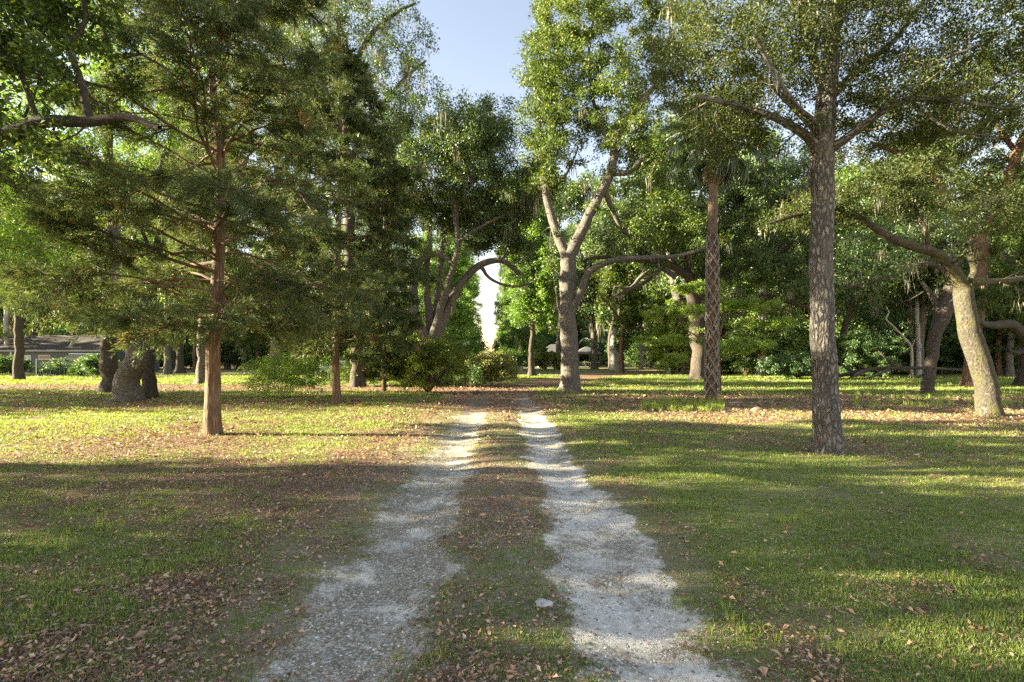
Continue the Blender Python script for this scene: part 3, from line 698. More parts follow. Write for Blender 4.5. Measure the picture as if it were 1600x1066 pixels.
# spreading oak in the middle, many stems fanning from a low fork
build_tree('oak_tree', 'wide spreading live oak with many fanning stems and hanging moss left of the lane', 'tree', (672, 602),
           [[(674, 602, 0, 34), (672, 570, 0, 34), (672, 540, 0, 38)],
            [(672, 540, 0, 20), (652, 500, .3, 17), (645, 450, .6, 14), (650, 415, .6, 12), (680, 396, .2, 9), (708, 412, -.5, 7)],
            [(672, 545, 0, 14.8), (671, 490, .8, 11.5), (667, 430, 1.2, 9.8), (672, 350, 1.2, 7.4), (660, 280, 1, 4.9)],
            [(674, 542, 0, 16.4), (690, 480, -.3, 12.3), (705, 430, -.6, 9.8), (716, 380, -.8, 8.2), (712, 330, -.8, 6.6), (730, 260, -.8, 4.1)],
            [(677, 540, 0, 18), (697, 490, 0, 15), (720, 445, 0, 12), (748, 415, 0, 11), (783, 407, 0, 9), (806, 422, 0, 7), (820, 432, 0, 4)],
            [(674, 545, 0, 13.1), (684, 470, 1.5, 9.8), (690, 400, 2.2, 8.2), (700, 330, 2.6, 6.6), (745, 280, 3, 4.1)],
            [(752, 415, 0, 6.6), (765, 435, -.3, 4.9), (800, 448, -.6, 4.1), (835, 440, -1, 2.5)],
            [(712, 380, -.8, 5.7), (760, 350, -1.5, 4.9), (800, 330, -1.5, 3.3)], [(651, 450, .6, 6.6), (625, 420, 0, 4.9), (590, 400, -.5, 3.3)],
            [(672, 350, 1.2, 5.7), (640, 310, .5, 4.1), (610, 270, 0, 2.5)], [(785, 409, 0, 5.7), (795, 370, .5, 4.1), (815, 340, 1, 2.5)]],
           [(630, 290, 0, 85, 60, 4.5, 150), (735, 260, 0, 90, 60, 5, 210), (680, 210, 0, 85, 50, 4.5, 150), (765, 200, 0, 40, 38, 3, 80), (795, 310, 0, 45, 45, 4, 100), (690, 325, 2, 130, 25, 5, 130), (745, 345, 4, 60, 40, 3, 70), (600, 380, 0, 45, 50, 3.5, 60), (810, 380, .5, 30, 30, 2, 30), (832, 290, 2, 35, 38, 3, 60), (768, 372, 2, 42, 26, 3, 60), (570, 300, 2, 50, 60, 3, 60)],
           M['oak_bark'], M['oak_dark'], 26, per=125, blob=.75, zmin=4.2, tip=.012, moss=420, mossl=1.9, L=.14, tone=.08)

# the big forked oak right of the lane
build_tree('oak_tree', 'big grey oak forking into two tall stems at the right edge of the lane', 'tree', (890, 611),
           [[(890, 611, 0, 30), (890, 560, 0, 26.7), (888, 500, 0, 25.8), (887, 440, 0, 24.9), (886, 405, 0, 24.9)],
            [(886, 405, 0, 15.5), (866, 352, .3, 13.8), (851, 295, .5, 11.2), (845, 220, .6, 8.6), (840, 130, .6, 6.0), (850, 50, .6, 3.4)],
            [(888, 405, 0, 18.9), (912, 355, -.2, 16.3), (937, 305, -.4, 14.6), (955, 270, -.5, 12.9), (965, 210, -.6, 11.2), (1000, 160, -.8, 9.5), (1030, 125, -1, 7.7), (1046, 70, -1, 6.0), (1050, 0, -1, 3.4)],
            [(890, 490, 0, 14.6), (906, 460, -.4, 12.0), (922, 425, -.8, 10.3), (960, 407, -1.4, 9.5), (1010, 403, -2, 7.7), (1060, 400, -2.5, 6.0), (1110, 385, -3, 3.4)],
            [(955, 270, -.5, 10.3), (985, 268, -1, 8.6), (1012, 240, -1.2, 6.9), (1050, 232, -1.5, 5.2)],
            [(944, 295, -.4, 8.6), (968, 350, .2, 7.7), (1000, 375, .8, 7.7), (1040, 350, 1, 5.2), (1080, 335, 1, 3.4)],
            [(866, 352, .3, 4.3), (858, 300, 1.5, 4.3), (880, 200, 2, 3.4)], [(890, 520, 0, 5.2), (875, 490, .3, 4.3), (868, 450, .5, 2.6)],
            [(960, 240, -.5, 7.7), (930, 170, -.2, 6.0), (920, 90, 0, 4.3), (930, 10, 0, 2.6)], [(851, 295, .5, 6.0), (880, 280, .5, 4.3), (900, 240, .5, 2.6)]],
           [(855, 130, 0, 48, 120, 3, 130), (900, 30, 0, 75, 70, 3.5, 110), (920, 160, 0, 70, 80, 3.5, 110), (1010, 60, 0, 80, 80, 3.5, 100), (1010, 240, 0, 70, 60, 3.5, 90), (1040, 350, 0, 80, 40, 3, 60), (850, 255, 0, 38, 45, 2, 45), (950, -80, 0, 130, 70, 4, 60)],
           M['oak_bark'], M['oak_leaf'], 27, per=150, blob=.55, zmin=5.4, tip=.012, moss=80, mossl=1.4, L=.125, flare=.30, flz=.35, lobes=6, tone=.12, wob=.03, bumps=.06)

# laurel oak, right foreground
build_tree('oak_tree', 'tall straight oak with deeply furrowed grey bark, nearest tree on the right lawn', 'tree', (1292, 706),
           [[(1292, 706, 0, 41), (1291, 640, 0, 38), (1287, 500, 0, 34), (1285, 360, 0, 32), (1285, 250, 0, 33), (1288, 180, 0, 30), (1296, 110, .1, 25), (1305, 20, .2, 18), (1312, -90, .3, 12), (1318, -180, .3, 7)],
            [(1286, 250, 0, 18), (1262, 215, -.2, 14), (1215, 185, -.5, 11), (1150, 165, -.8, 8), (1085, 150, -.9, 5)],
            [(1288, 240, 0, 17), (1320, 218, -.2, 13), (1370, 180, -.5, 11), (1420, 155, -.7, 9), (1500, 160, -.8, 6), (1570, 170, -.8, 4)],
            [(1300, 60, .1, 14), (1330, -10, .4, 10), (1370, -80, .6, 7)],
            [(1290, 150, 0, 16), (1272, 90, .3, 12), (1250, 10, .5, 9), (1225, -80, .8, 6)],
            [(1292, 160, 0, 14), (1340, 110, .6, 10), (1400, 60, 1, 8), (1450, -10, 1.2, 5)],
            [(1285, 215, 0, 9), (1200, 130, .6, 7), (1130, 80, 1, 5)], [(1288, 200, 0, 9), (1240, 160, -1.2, 7), (1180, 60, -1.6, 5)],
            [(1370, 180, -.5, 6), (1440, 110, -1, 5), (1530, 70, -1.2, 4)], [(1420, 155, -.7, 5), (1480, 200, -.9, 4), (1560, 215, -1, 3)],
            [(1286, 275, 0, 6), (1265, 262, -.1, 4), (1262, 300, -.1, 3)]],
           [(1150, 100, 0, 120, 85, 1.8, 150), (1260, 20, 0, 120, 80, 1.9, 130), (1400, 50, 0, 130, 85, 2.0, 150), (1530, 90, 0, 110, 90, 1.8, 130), (1300, -90, 0, 260, 70, 2, 110), (1440, 180, -.3, 120, 30, 1.4, 60), (1190, 195, -.3, 90, 24, 1.1, 36), (1340, 150, 0, 60, 40, 1.2, 30), (1080, 60, .5, 60, 60, 1.5, 50), (1125, 205, .3, 55, 40, 1.0, 36)],
           M['grey_bark'], M['olive_leaf'], 28, per=150, blob=.32, dens=2.8, zmin=4.6, tip=.0056, L=.050, flare=.45, flz=.18, lobes=6, wob=.03, jit=.16, bumps=.07, moss=60, mossl=.5)

# leaning mossy oak at the right
build_tree('oak_tree', 'pale moss-patched oak with a crooked leaning trunk near the right edge', 'tree', (1549, 651),
           [[(1549, 651, 0, 34), (1540, 600, 0, 29), (1525, 550, 0, 30), (1511, 500, 0, 27), (1505, 450, 0, 25)],
            [(1505, 450, 0, 20), (1488, 420, -.2, 17), (1462, 396, -.4, 14), (1420, 383, -.6, 13), (1385, 368, -.8, 11), (1340, 338, -1, 9), (1305, 325, -1.1, 8), (1250, 335, -1.2, 6), (1200, 350, -1.2, 4)],
            [(1508, 450, 0, 13), (1522, 425, .4, 10), (1516, 395, .8, 8), (1520, 370, 1, 5)],
            [(1448, 390, -.5, 8), (1446, 360, -.5, 7), (1432, 330, -.4, 5), (1420, 290, -.3, 4)],
            [(1510, 440, 0, 13), (1560, 440, .3, 10), (1620, 432, .5, 8)]],
           [(1400, 300, -.5, 120, 40, 2, 90), (1290, 330, -1, 80, 28, 1.2, 45), (1540, 330, 1, 80, 50, 2, 50)],
           M['moss_bark'], M['olive_leaf'], 29, per=150, blob=.36, zmin=3.4, tip=.006, L=.068, flare=.12, flz=.2, moss=40, mossl=.6, bumps=.05, wob=.015)
build_tree('oak_tree', 'brown-barked oak forking high behind the crooked mossy oak', 'tree', (1516, 604),
           [[(1516, 604, 0, 22), (1518, 560, 0, 20), (1524, 480, 0, 20), (1529, 400, 0, 23), (1528, 362, 0, 22)],
            [(1528, 362, 0, 16), (1500, 345, 0, 14), (1478, 310, 0, 12), (1462, 280, -.3, 10), (1430, 250, -.6, 9), (1400, 238, -.8, 7), (1365, 225, -1, 5)],
            [(1530, 362, 0, 20), (1552, 335, 0, 18), (1572, 295, 0, 16), (1590, 240, 0, 14), (1620, 170, 0, 12)],
            [(1500, 345, 0, 7), (1505, 300, .6, 6), (1470, 255, 1, 4)], [(1590, 240, 0, 8), (1560, 200, .6, 6), (1530, 150, 1, 4)]],
           [(1420, 200, 0, 110, 60, 4, 130), (1560, 150, 0, 110, 90, 4, 150), (1620, 60, 0, 120, 90, 4, 80), (1480, 290, 1, 90, 40, 4, 60)],
           M['brown_bark'], M['olive_leaf'], 30, per=150, blob=.55, zmin=6, tip=.011, flare=.35, moss=90, mossl=1.2)
build_tree('oak_tree', 'dark slanting oak with a burl under its low limb, left of the crooked mossy oak', 'tree', (1448, 616),
           [[(1448, 616, 0, 17), (1452, 580, 0, 16), (1460, 540, 0, 16), (1467, 505, 0, 19), (1474, 480, 0, 26), (1484, 458, 0, 18), (1488, 430, 0, 13)],
            [(1486, 440, 0, 10), (1468, 418, 0, 9), (1440, 413, -.3, 8), (1400, 430, -.6, 7), (1360, 440, -.8, 6), (1315, 452, -1, 4)],
            [(1470, 490, 0, 9), (1455, 460, .3, 7), (1440, 440, .5, 5)], [(1488, 430, 0, 9), (1480, 380, 1, 7), (1440, 340, 1.5, 4)]],
           [(1400, 380, 0, 100, 45, 3, 80), (1330, 430, -.5, 60, 25, 2, 35), (1470, 340, 1, 60, 50, 3, 40)],
           M['dark_bark'], M['oak_dark'], 31, per=120, blob=.5, zmin=3.9, flare=.3, moss=50, mossl=.9)
build_tree('oak_tree', 'thick oak at the right edge with a dark limb curving in from the frame', 'tree', (1612, 604),
           [[(1612, 604, 0, 34), (1610, 570, 0, 28), (1612, 540, 0, 26), (1625, 450, 0, 22), (1640, 350, 0, 16)],
            [(1612, 545, 0, 20), (1596, 520, -.3, 16), (1578, 507, -.8, 14), (1556, 508, -1.4, 12), (1532, 505, -2, 8), (1515, 490, -2.4, 5)],
            [(1612, 540, 0, 14), (1590, 552, 0, 8), (1575, 548, 0, 5)], [(1622, 460, 0, 14), (1590, 420, .5, 10), (1560, 390, 1, 6)]],
           [(1590, 380, 0, 90, 70, 4, 110), (1640, 250, 0, 90, 100, 4, 90), (1530, 460, -1.5, 30, 30, 1.5, 20)],
           M['dark_bark'], M['oak_leaf'], 32, per=120, blob=.55, zmin=4.2, flare=.5, moss=40)

# twin dark oaks right of centre
build_tree('oak_tree', 'dark broad oak spreading long horizontal limbs, behind and left of the palm', 'tree', (1093, 592),
           [[(1093, 592, 0, 27), (1092, 560, 0, 23), (1090, 520, 0, 22), (1085, 470, 0, 20), (1075, 430, 0, 17)],
            [(1075, 430, 0, 13), (1040, 412, -.5, 12), (1000, 405, -1, 10), (950, 402, -1.5, 7), (915, 405, -2, 4)],
            [(1085, 470, 0, 14), (1120, 440, -.5, 12), (1165, 420, -1, 11), (1215, 395, -1.5, 9), (1260, 372, -2, 6)],
            [(1088, 500, 0, 12), (1140, 470, -1.5, 10), (1200, 465, -2.5, 8), (1260, 480, -3.5, 6), (1310, 490, -4, 4)],
            [(1075, 430, 0, 12), (1070, 360, .5, 9), (1050, 300, 1, 6)], [(1085, 460, 0, 10), (1120, 380, 1, 8), (1150, 320, 1.5, 5)],
            [(1040, 412, -.5, 8), (1010, 440, -1.5, 7), (980, 455, -2, 5), (955, 465, -2, 3)]],
           [(1010, 370, 0, 100, 45, 5, 110), (1150, 350, 0, 120, 75, 6, 200), (1230, 420, -2, 90, 50, 5, 110), (1080, 290, 0, 110, 50, 5, 120), (1200, 290, 0, 80, 50, 5, 90)],
           M['dark_bark'], M['oak_dark'], 33, per=170, blob=.8, zmin=5, tip=.016, moss=260, mossl=1.8, tone=.12)
build_tree('oak_tree', 'grey oak leaning left, half hidden behind the dark broad oak', 'tree', (1072, 584),
           [[(1072, 584, 0, 22), (1070, 540, 0, 18), (1066, 490, 0, 17), (1055, 440, 0, 15), (1048, 390, 0, 13), (1045, 320, 0, 9)],
            [(1055, 440, 0, 10), (1035, 420, 0, 8), (1005, 430, -1, 7), (985, 450, -1.5, 5), (960, 448, -2, 3)], [(1048, 400, 0, 9), (1085, 340, .5, 6), (1100, 280, 1, 4)]],
           [(1010, 320, 0, 90, 60, 6, 110), (1080, 220, 0, 90, 60, 6, 110)],
           M['oak_bark'], M['oak_dark'], 34, per=170, blob=.85, zmin=7, tip=.018, moss=160, mossl=2.0, tone=.12)
build_tree('oak_tree', 'two-stemmed oak with pale V-shaped trunks in front of the dark woods', 'tree', (960, 578),
           [[(960, 578, 0, 15), (959, 560, 0, 12), (959, 530, 0, 9), (962, 500, 0, 8), (955, 460, 0, 6), (945, 420, 0, 4)],
            [(960, 574, 0, 10), (968, 545, 0, 9), (978, 525, 0, 8), (990, 498, 0, 7), (1000, 470, 0, 5), (1010, 430, 0, 3)], [(959, 530, 0, 6), (968, 500, 1, 5), (975, 455, 1, 3)]],
           [(950, 430, 0, 60, 50, 5, 90), (1000, 420, 0, 50, 50, 5, 80), (970, 360, 0, 60, 40, 5, 60)],
           M['pale_bark'], M['far_leaf'], 35, per=120, blob=.9, zmin=7.5, tip=.03, moss=90, mossl=2.2, flare=.4)
build_tree('tree', 'slim dark straight tree beside the far bend of the lane', 'tree', (831, 588),
           [[(831, 588, 0, 12), (830, 560, 0, 8), (832, 480, 0, 7), (835, 400, 0, 6), (838, 320, 0, 4)], [(833, 450, 0, 3), (850, 430, 0, 2)], [(834, 420, 0, 3), (815, 400, 0, 2)]],
           [(835, 400, 0, 48, 70, 3.5, 170), (818, 325, 0, 55, 50, 3.5, 150), (805, 390, 1, 26, 40, 2.5, 60), (850, 480, 1, 28, 45, 2, 50), (812, 470, 1, 18, 45, 2, 30)],
           M['dark_bark'], M['bright_leaf'], 36, per=120, blob=.75, zmin=3.5, tip=.02, tone=-.1, flare=.6)
# dogwood with flat pale green tiers
build_tree('dogwood_tree', 'small understorey tree with flat bright green tiers of leaves beside the palm', 'tree', (1125, 612),
           [[(1125, 612, 0, 4.5), (1124, 575, 0, 4), (1122, 540, .2, 3.5), (1130, 500, .4, 3), (1128, 460, .4, 2)],
            [(1122, 550, .2, 2.5), (1080, 520, 0, 2), (1030, 500, -.5, 1.2)], [(1124, 530, .3, 2.5), (1170, 500, .4, 2), (1215, 480, .2, 1.2)], [(1124, 565, 0, 2), (1160, 548, -.3, 1.6), (1190, 545, -.5, 1)]],
           [(1060, 485, -.3, 60, 8, 1.2, 40), (1040, 530, .3, 50, 9, 1.2, 35), (1160, 475, .4, 60, 8, 1.2, 45), (1155, 540, -.3, 55, 8, 1.2, 45), (1200, 505, .4, 50, 8, 1.2, 35), (1100, 450, .5, 50, 9, 1.2, 35), (1060, 560, 0, 30, 8, 1, 16)],
           M['brown_bark'], M['bright_leaf'], 37, per=130, blob=.34, zmin=1.2, tip=.006, tone=.3, L=.085, wr=.55, flare=.1, clump=.2)

# far trunks that can be told apart
simple = [
 ('tree', 'white-barked tree at the left edge in front of the grey house', (11, 582), 9, M['pale_bark'], M['far_leaf'], -6, 41),
 ('tree', 'dark-barked tree at the left edge beside the white-barked one', (29, 594), 15, M['dark_bark'], M['oak_leaf'], 2, 42),
 ('oak_tree', 'grey oak trunk with flared foot seen just left of the biggest cedar trunk', (315, 600), 16, M['oak_bark'], M['oak_leaf'], 4, 43),
 ('tree', 'thin reddish trunk beside the flared grey oak, left of the biggest cedar', (304, 581), 6, M['brown_bark'], M['far_leaf'], 2, 44),
 ('oak_tree', 'grey upright trunk far behind the massive oak, with a darker flared one beside it', (262, 584), 11, M['oak_bark'], M['far_leaf'], -3, 45),
 ('oak_tree', 'dark trunk with widely flared roots far behind the massive oak', (281, 583), 12, M['dark_bark'], M['oak_dark'], 3, 46),
 ('tree', 'slim brown trunk rising out of the dark hedge left of the furrowed oak', (1236, 585), 9, M['brown_bark'], M['oak_dark'], 0, 47),
 ('tree', 'pale mottled trunk in the woods left of the dark slanting oak', (1436, 588), 8, M['pale_bark'], M['oak_leaf'], -8, 48),
 ('tree', 'grey trunk in the woods between the crooked oak and the right edge', (1577, 589), 11, M['oak_bark'], M['oak_leaf'], 8, 49),
]
for nm, lab, base, w, bk, lf, lean, sd in simple:
    x, y = base; k = 46 / depth(y); hgt = 230
    build_tree(nm, lab, 'tree', base, [[(x, y, 0, w), (x + lean * .1, y - 40, 0, w * .8), (x + lean * .5, y - 120, 0, w * .7), (x + lean, y - 200, 0, w * .5), (x + lean, y - 300, 0, w * .25)],
                                        [(x + lean * .6, y - 140, 0, w * .4), (x + lean + 25, y - 190, 0, w * .3), (x + lean + 40, y - 240, 0, w * .15)], [(x + lean * .5, y - 120, 0, w * .4), (x + lean - 25, y - 170, 0, w * .3), (x - 45, y - 210, 0, w * .15)]],
               [(x + lean, y - 220, 0, 62, 75, 4, 120), (x + lean - 20, y - 300, 0, 55, 60, 4, 60), (x + lean + 10, y - 145, 0, 48, 30, 3.5, 35)], bk, lf, sd, per=140, blob=.9, zmin=3.8, tip=.016, moss=40, mossl=1.5, flare=.6 if sd in (43, 46) else .3, tone=.05)
# ------------------------------------------------------------------ palms
def frond_mesh(name, rng, L=1.0, pet=1.0, n=34, curl=.5):
    """fan leaf: stalk plus folded segments that arch over, tip hanging"""
    P = []; v = []
    def quad(a, b, c, d, t): P.extend([a, b, c, d]); v.append(t)
    stalk = []
    for k in range(7):
        t = k / 6; stalk.append(np.array([t * pet, 0, .10 * pet * math.sin(t * 2.2)]))
    for a, b in zip(stalk[:-1], stalk[1:]):
        quad(a + (0, .018, 0), a - (0, .018, 0), b - (0, .014, 0), b + (0, .014, 0), .62)
        quad(a + (0, 0, .016), a - (0, 0, .016), b - (0, 0, .012), b + (0, 0, .012), .62)
    o = stalk[-1]
    for k in range(n):
        f = (k + .5) / n * 2 - 1; a = f * 1.95; ln = L * (1 - .30 * abs(f)) * (.9 + .2 * rng.random())
        base = o + np.array([.22 * (1 - abs(f)), 0, -.03 * (1 - abs(f))])
        d = np.array([math.cos(a), math.sin(a), .10 + .15 * abs(f)]); p = base.copy(); w = .052; zz = rng.random() * .1
        side = np.array([-d[1], d[0], 0]); side /= np.linalg.norm(side)
        m = 5
        for q in range(m):
            w2 = w * (1 - (q + 1) / m) ** .6 if q < m - 1 else .002
            w1 = .052 * (1 - q / m) ** .6
            d2 = nrm(d + np.array([0, 0, -curl * (.12 + .32 * (q / m) ** 1.1)]))
            p2 = p + d2 * ln / m
            s1 = side * w1 / 2; s2 = side * w2 / 2; up = np.array([0, 0, .02 * (1 if k % 2 else -1)])
            quad(p - s1 + up, p + s1 - up, p2 + s2 - up, p2 - s2 + up, .25 + .35 * zz * 5 * .5 + .1 * rng.random() + (.35 if q == m - 1 and rng.random() < .4 else 0)); p = p2; d = d2
    return np.array(P), np.array(v)
def build_palm(name, label, base, top, w, seed, nfr=36, boots=True, fr=1.0, lean=0, dead=6):
    rng = np.random.default_rng(seed); Y = depth(base[1]); b = np.array(W(base[0], base[1], Y)); b[2] = 0; pxm = F / Y
    root = thing(name, label, 'palm', tuple(b))
    sk = Skel(); tp = np.array(W(top[0], top[1], Y)) - b
    mid = tp * .5 + (lean / pxm, 0, 0); r = w / pxm / 2
    sk.limb([(0, 0, -.1, r * 1.15), (*(mid * .4), r), (*mid, r * .92), (*(tp * .8), r * .88), (*tp, r * .8)], rng, step=.12, wob=.01); sk.radii()
    trunk_obj('trunk', sk, M['palm_red'] if boots else M['palm_bark'], root, rmin=.01, pxm=pxm, flare=.25, flz=.2, lobes=3, bumps=.10)
    if boots:   # criss-cross leaf bases on the lower trunk
        P = []; N = sk.n; zs = sk.p[:N, 2]; zz = .35; k = 0
        V = []; Lq = []; off = 0
        while zz < tp[2] * .60:
            i = int(np.argmin(abs(zs - zz))); c = sk.p[i]; rr = sk.r[i]
            for s in range(5):
                for sg in (-1, 1):
                    a0 = s * 2 * math.pi / 5 + k * .63 + rng.normal() * .16
                    pts = []
                    for q in range(5):
                        t = q / 4; a = a0 + sg * t * .95; z = zz - c[2] + .42 * t - .05; R = rr * (1.06 + .20 * math.sin(t * math.pi) + (.18 if q == 4 else 0))
                        pts.append(np.array([math.cos(a) * R, math.sin(a) * R, z]) + c)
                    for q in range(4):
                        A, Bq = pts[q], pts[q + 1]; wd = .040 * (1 - .35 * q / 4)
                        nA = nrm((A - c) * (1, 1, 0)); up = np.array([0, 0, wd])
                        V += [A - up, A + up, Bq + up, Bq - up, A - up + nA * .035, A + up + nA * .035, Bq + up + nA * .035, Bq - up + nA * .035]
                        for f in ((4, 5, 6, 7), (0, 4, 7, 3), (1, 2, 6, 5)): Lq.append([off + x for x in f])
                        off += 8
            zz += .235; k += 1
        V = np.array(V); Lq = np.array(Lq)
        link('leaf_base', raw_mesh('leaf_base', V, Lq.ravel(), np.full(len(Lq), 4), False, None, {'buv': V}, [M['palm_bark']]), root)
    protos = []
    for c in (.35, .6, 1.0, 1.5):
        P, v = frond_mesh('frond', rng, .95 * fr, .95 * fr, 32, c); protos.append(quad_mesh('frond', P, v, [M['palm_leaf']]))
    for k in range(nfr):
        u = (k + .5) / nfr; el = math.radians(78 - 150 * u ** .85); az = k * 2.39996 + rng.normal() * .2
        me = protos[min(3, int(u * 4))]
        o = link('frond', me, root, tuple(tp + np.array([math.cos(az) * .1, math.sin(az) * .1, -.35 * u])))
        o.rotation_euler = (rng.normal() * .3, -el, az); s = .8 + .35 * rng.random(); o.scale = (s, s, s)
    if dead:
        P = []; v = []
        for k in range(dead):
            p, vv = frond_mesh('x', rng, .8 * fr, .8 * fr, 16, 2.4); az = rng.random() * 6.28; el = -1.25
            ca, sa = math.cos(az), math.sin(az); ce, se = math.cos(el), math.sin(el)
            q = np.stack([p[:, 0] * ce - p[:, 2] * se, p[:, 1] * .5, p[:, 0] * se + p[:, 2] * ce], -1)
            q = np.stack([q[:, 0] * ca - q[:, 1] * sa, q[:, 0] * sa + q[:, 1] * ca, q[:, 2]], -1) + tp + (0, 0, -.5)
            P.append(q); v.append(np.full(len(vv), .97))
        link('dead_fronds', quad_mesh('dead_fronds', np.vstack(P), np.concatenate(v), [M['palm_leaf']]), root)
    return root
build_palm('palm_tree', 'tall cabbage palm with criss-cross leaf bases on its trunk, left of the furrowed oak', (1112, 628), (1115, 205), 15.5, 51, nfr=44, fr=1.02, dead=16)
build_palm('palm_tree', 'distant palm with a full round crown right of the two-stemmed oak', (1002, 578), (1001, 468), 6, 52, nfr=32, boots=False, fr=1.75)
build_palm('palm_tree', 'small bluish palm standing between the pavilion and the two-stemmed oak', (929, 573), (929, 520), 5, 53, nfr=26, boots=False, fr=1.9)
build_palm('palm_tree', 'palm in the shade of the woods behind the dark slanting oak', (1424, 586), (1421, 432), 6, 54, nfr=30, boots=False, fr=1.5)

# ------------------------------------------------------------------ shrubs
def build_shrub(name, label, base, stems, r_px, h_px, ry, leaf, seed, per=60, L=None, blob=.3, n=80, tone=0, cx=0, group=None, bark=None, spread=.7, wr=.45, rm=.012):
    rng = np.random.default_rng(seed); Y = depth(base[1]); b = np.array(W(base[0], base[1], Y)); b[2] = 0; pxm = F / Y
    rx, hz = r_px / pxm, h_px / pxm; ox = cx / pxm
    root = thing(name, label, 'shrub', tuple(b), 0, group); sk = Skel()
    sk.add((0, 0, -.05), -1, rm * 1.3, True)
    for k in range(stems):
        a = k * 2.4 + rng.random() * .5; s = (.25 + .75 * rng.random()) * spread
        e = np.array([math.cos(a) * rx * s + ox * .7, math.sin(a) * ry * s, hz * (.55 + .3 * rng.random())])
        sk.limb([(0, 0, -.05, rm), (*(e * (.45, .45, .5)), rm * .8), (*e, rm * .4)], rng, step=.2)
    sk.grow([(ox, 0, hz * .52, rx, ry, hz * .5, n)], rng, zmin=.15, jit=.1, step=.2); sk.radii(tip=.004)
    trunk_obj('stems', sk, bark or M['brown_bark'], root, rmin=min(max(.004, .2 / pxm), rm * .35), pxm=pxm, flare=0)
    link('foliage', sk.leaf_mesh('foliage', leaf, rng, per, L or max(.05, .0036 * Y), wr, blob, tone=tone), root)
    return root
build_shrub('shrub', 'dark fan-shaped azalea with many bare stems below the spreading oak', (669, 614), 16, 66, 82, 1.4, M['oak_leaf'], 61, n=380, per=95, blob=.32, tone=.35, spread=.9, rm=.03, L=.09)
build_shrub('shrub', 'rounded olive and yellow bush in sun beside the lane, left of the slim straight tree', (768, 604), 10, 38, 52, 1.2, M['bush_olive'], 62, n=300, per=90, tone=.15, L=.10)
build_shrub('shrub', 'low dark green bush at the foot of the rounded olive bush', (735, 606), 6, 24, 34, .9, M['under_leaf'], 63, n=70, per=80)
build_shrub('shrub', 'loose pale green sprawling bush between the biggest cedar and the next cedar', (440, 622), 9, 66, 70, 1.1, M['bright_leaf'], 64, n=260, per=60, blob=.30, L=.075, tone=.15, cx=5, bark=M['dead_wood'])
build_shrub('shrub', 'pale green twiggy bush just left of the second cedar trunk', (502, 614), 8, 32, 68, 1.0, M['bright_leaf'], 65, n=60, per=50, L=.08, tone=-.1, bark=M['dead_wood'])
build_shrub('shrub', 'green bush between the second cedar trunk and the slim young cedar', (565, 603), 8, 38, 58, 1.6, M['oak_leaf'], 66, n=200, per=80, tone=.1)
build_shrub('shrub', 'light green bush just right of the slim young cedar stem', (632, 603), 8, 32, 62, 1.4, M['oak_leaf'], 67, n=200, per=80, tone=.25)
build_shrub('shrub', 'golden bush right of the slim straight tree, before the pavilion', (848, 580), 6, 17, 34, 1.3, M['bush_olive'], 68, n=80, per=80, tone=.1)
build_shrub('shrub', 'golden bush half hidden behind the left side of the forked oak trunk', (872, 580), 6, 12, 32, 1.2, M['bush_olive'], 69, n=60, per=80, tone=.1)
build_shrub('shrub', 'tall dark shrub at the mouth of the avenue, left of the rounded olive bush', (712, 592), 6, 30, 60, 1.5, M['under_leaf'], 70, n=90, per=90)
build_shrub('shrub', 'dark shrub closing the far end of the avenue, right of the gap of sky', (798, 584), 6, 24, 32, 1.8, M['under_leaf'], 71, n=90, per=90)
build_shrub('shrub', 'low green shrubs below the gap of sky at the end of the avenue', (762, 578), 6, 26, 22, 1.8, M['under_leaf'], 72, n=90, per=90, tone=.1)
build_shrub('shrub', 'broad dark hedge of shrub left of the furrowed oak', (1240, 594), 14, 52, 42, 1.8, M['under_leaf'], 73, n=230, per=110, tone=-.1)
build_shrub('shrub', 'dark leafy thicket just right of the furrowed oak', (1350, 590), 14, 52, 66, 2.2, M['under_leaf'], 74, n=260, per=110, tone=.05)
build_shrub('shrub', 'bright yellow-green sapling clump behind the white swing', (1050, 584), 8, 42, 110, 2.2, M['bright_leaf'], 75, n=260, per=100, tone=.3)  # leaf tone raised in place of sun that does not reach the clump
build_shrub('shrub', 'dark hedge shrub below the far-left trees, behind the flared oak trunk', (290, 577), 10, 60, 34, 3, M['under_leaf'], 76, n=130, per=90)
build_shrub('shrub', 'dark bush growing inside the wire fence by the grey house', (92, 588), 8, 34, 26, 1.2, M['under_leaf'], 77, n=90, per=70, tone=.1)
build_shrub('shrub', 'dark leafy bush before the doorways of the grey house at the left edge', (14, 588), 8, 30, 30, 1.4, M['under_leaf'], 84, n=120, per=80)
build_shrub('shrub', 'spreading dark bush before the camper and the right end of the wire pen', (146, 590), 8, 32, 34, 1.4, M['under_leaf'], 85, n=140, per=80, tone=.1)
build_shrub('shrub', 'clipped dark hedge before the white shed on the far left', (400, 575), 10, 50, 12, 2, M['under_leaf'], 78, n=110, per=80)
build_shrub('shrub', 'leafy shrub between the crooked mossy oak and the right edge', (1560, 588), 10, 44, 70, 2.2, M['oak_leaf'], 79, n=150, per=90)
build_shrub('shrub', 'leafy shrub in the woods behind the dark slanting oak', (1470, 586), 10, 50, 64, 2.2, M['under_leaf'], 80, n=170, per=100, tone=.1)

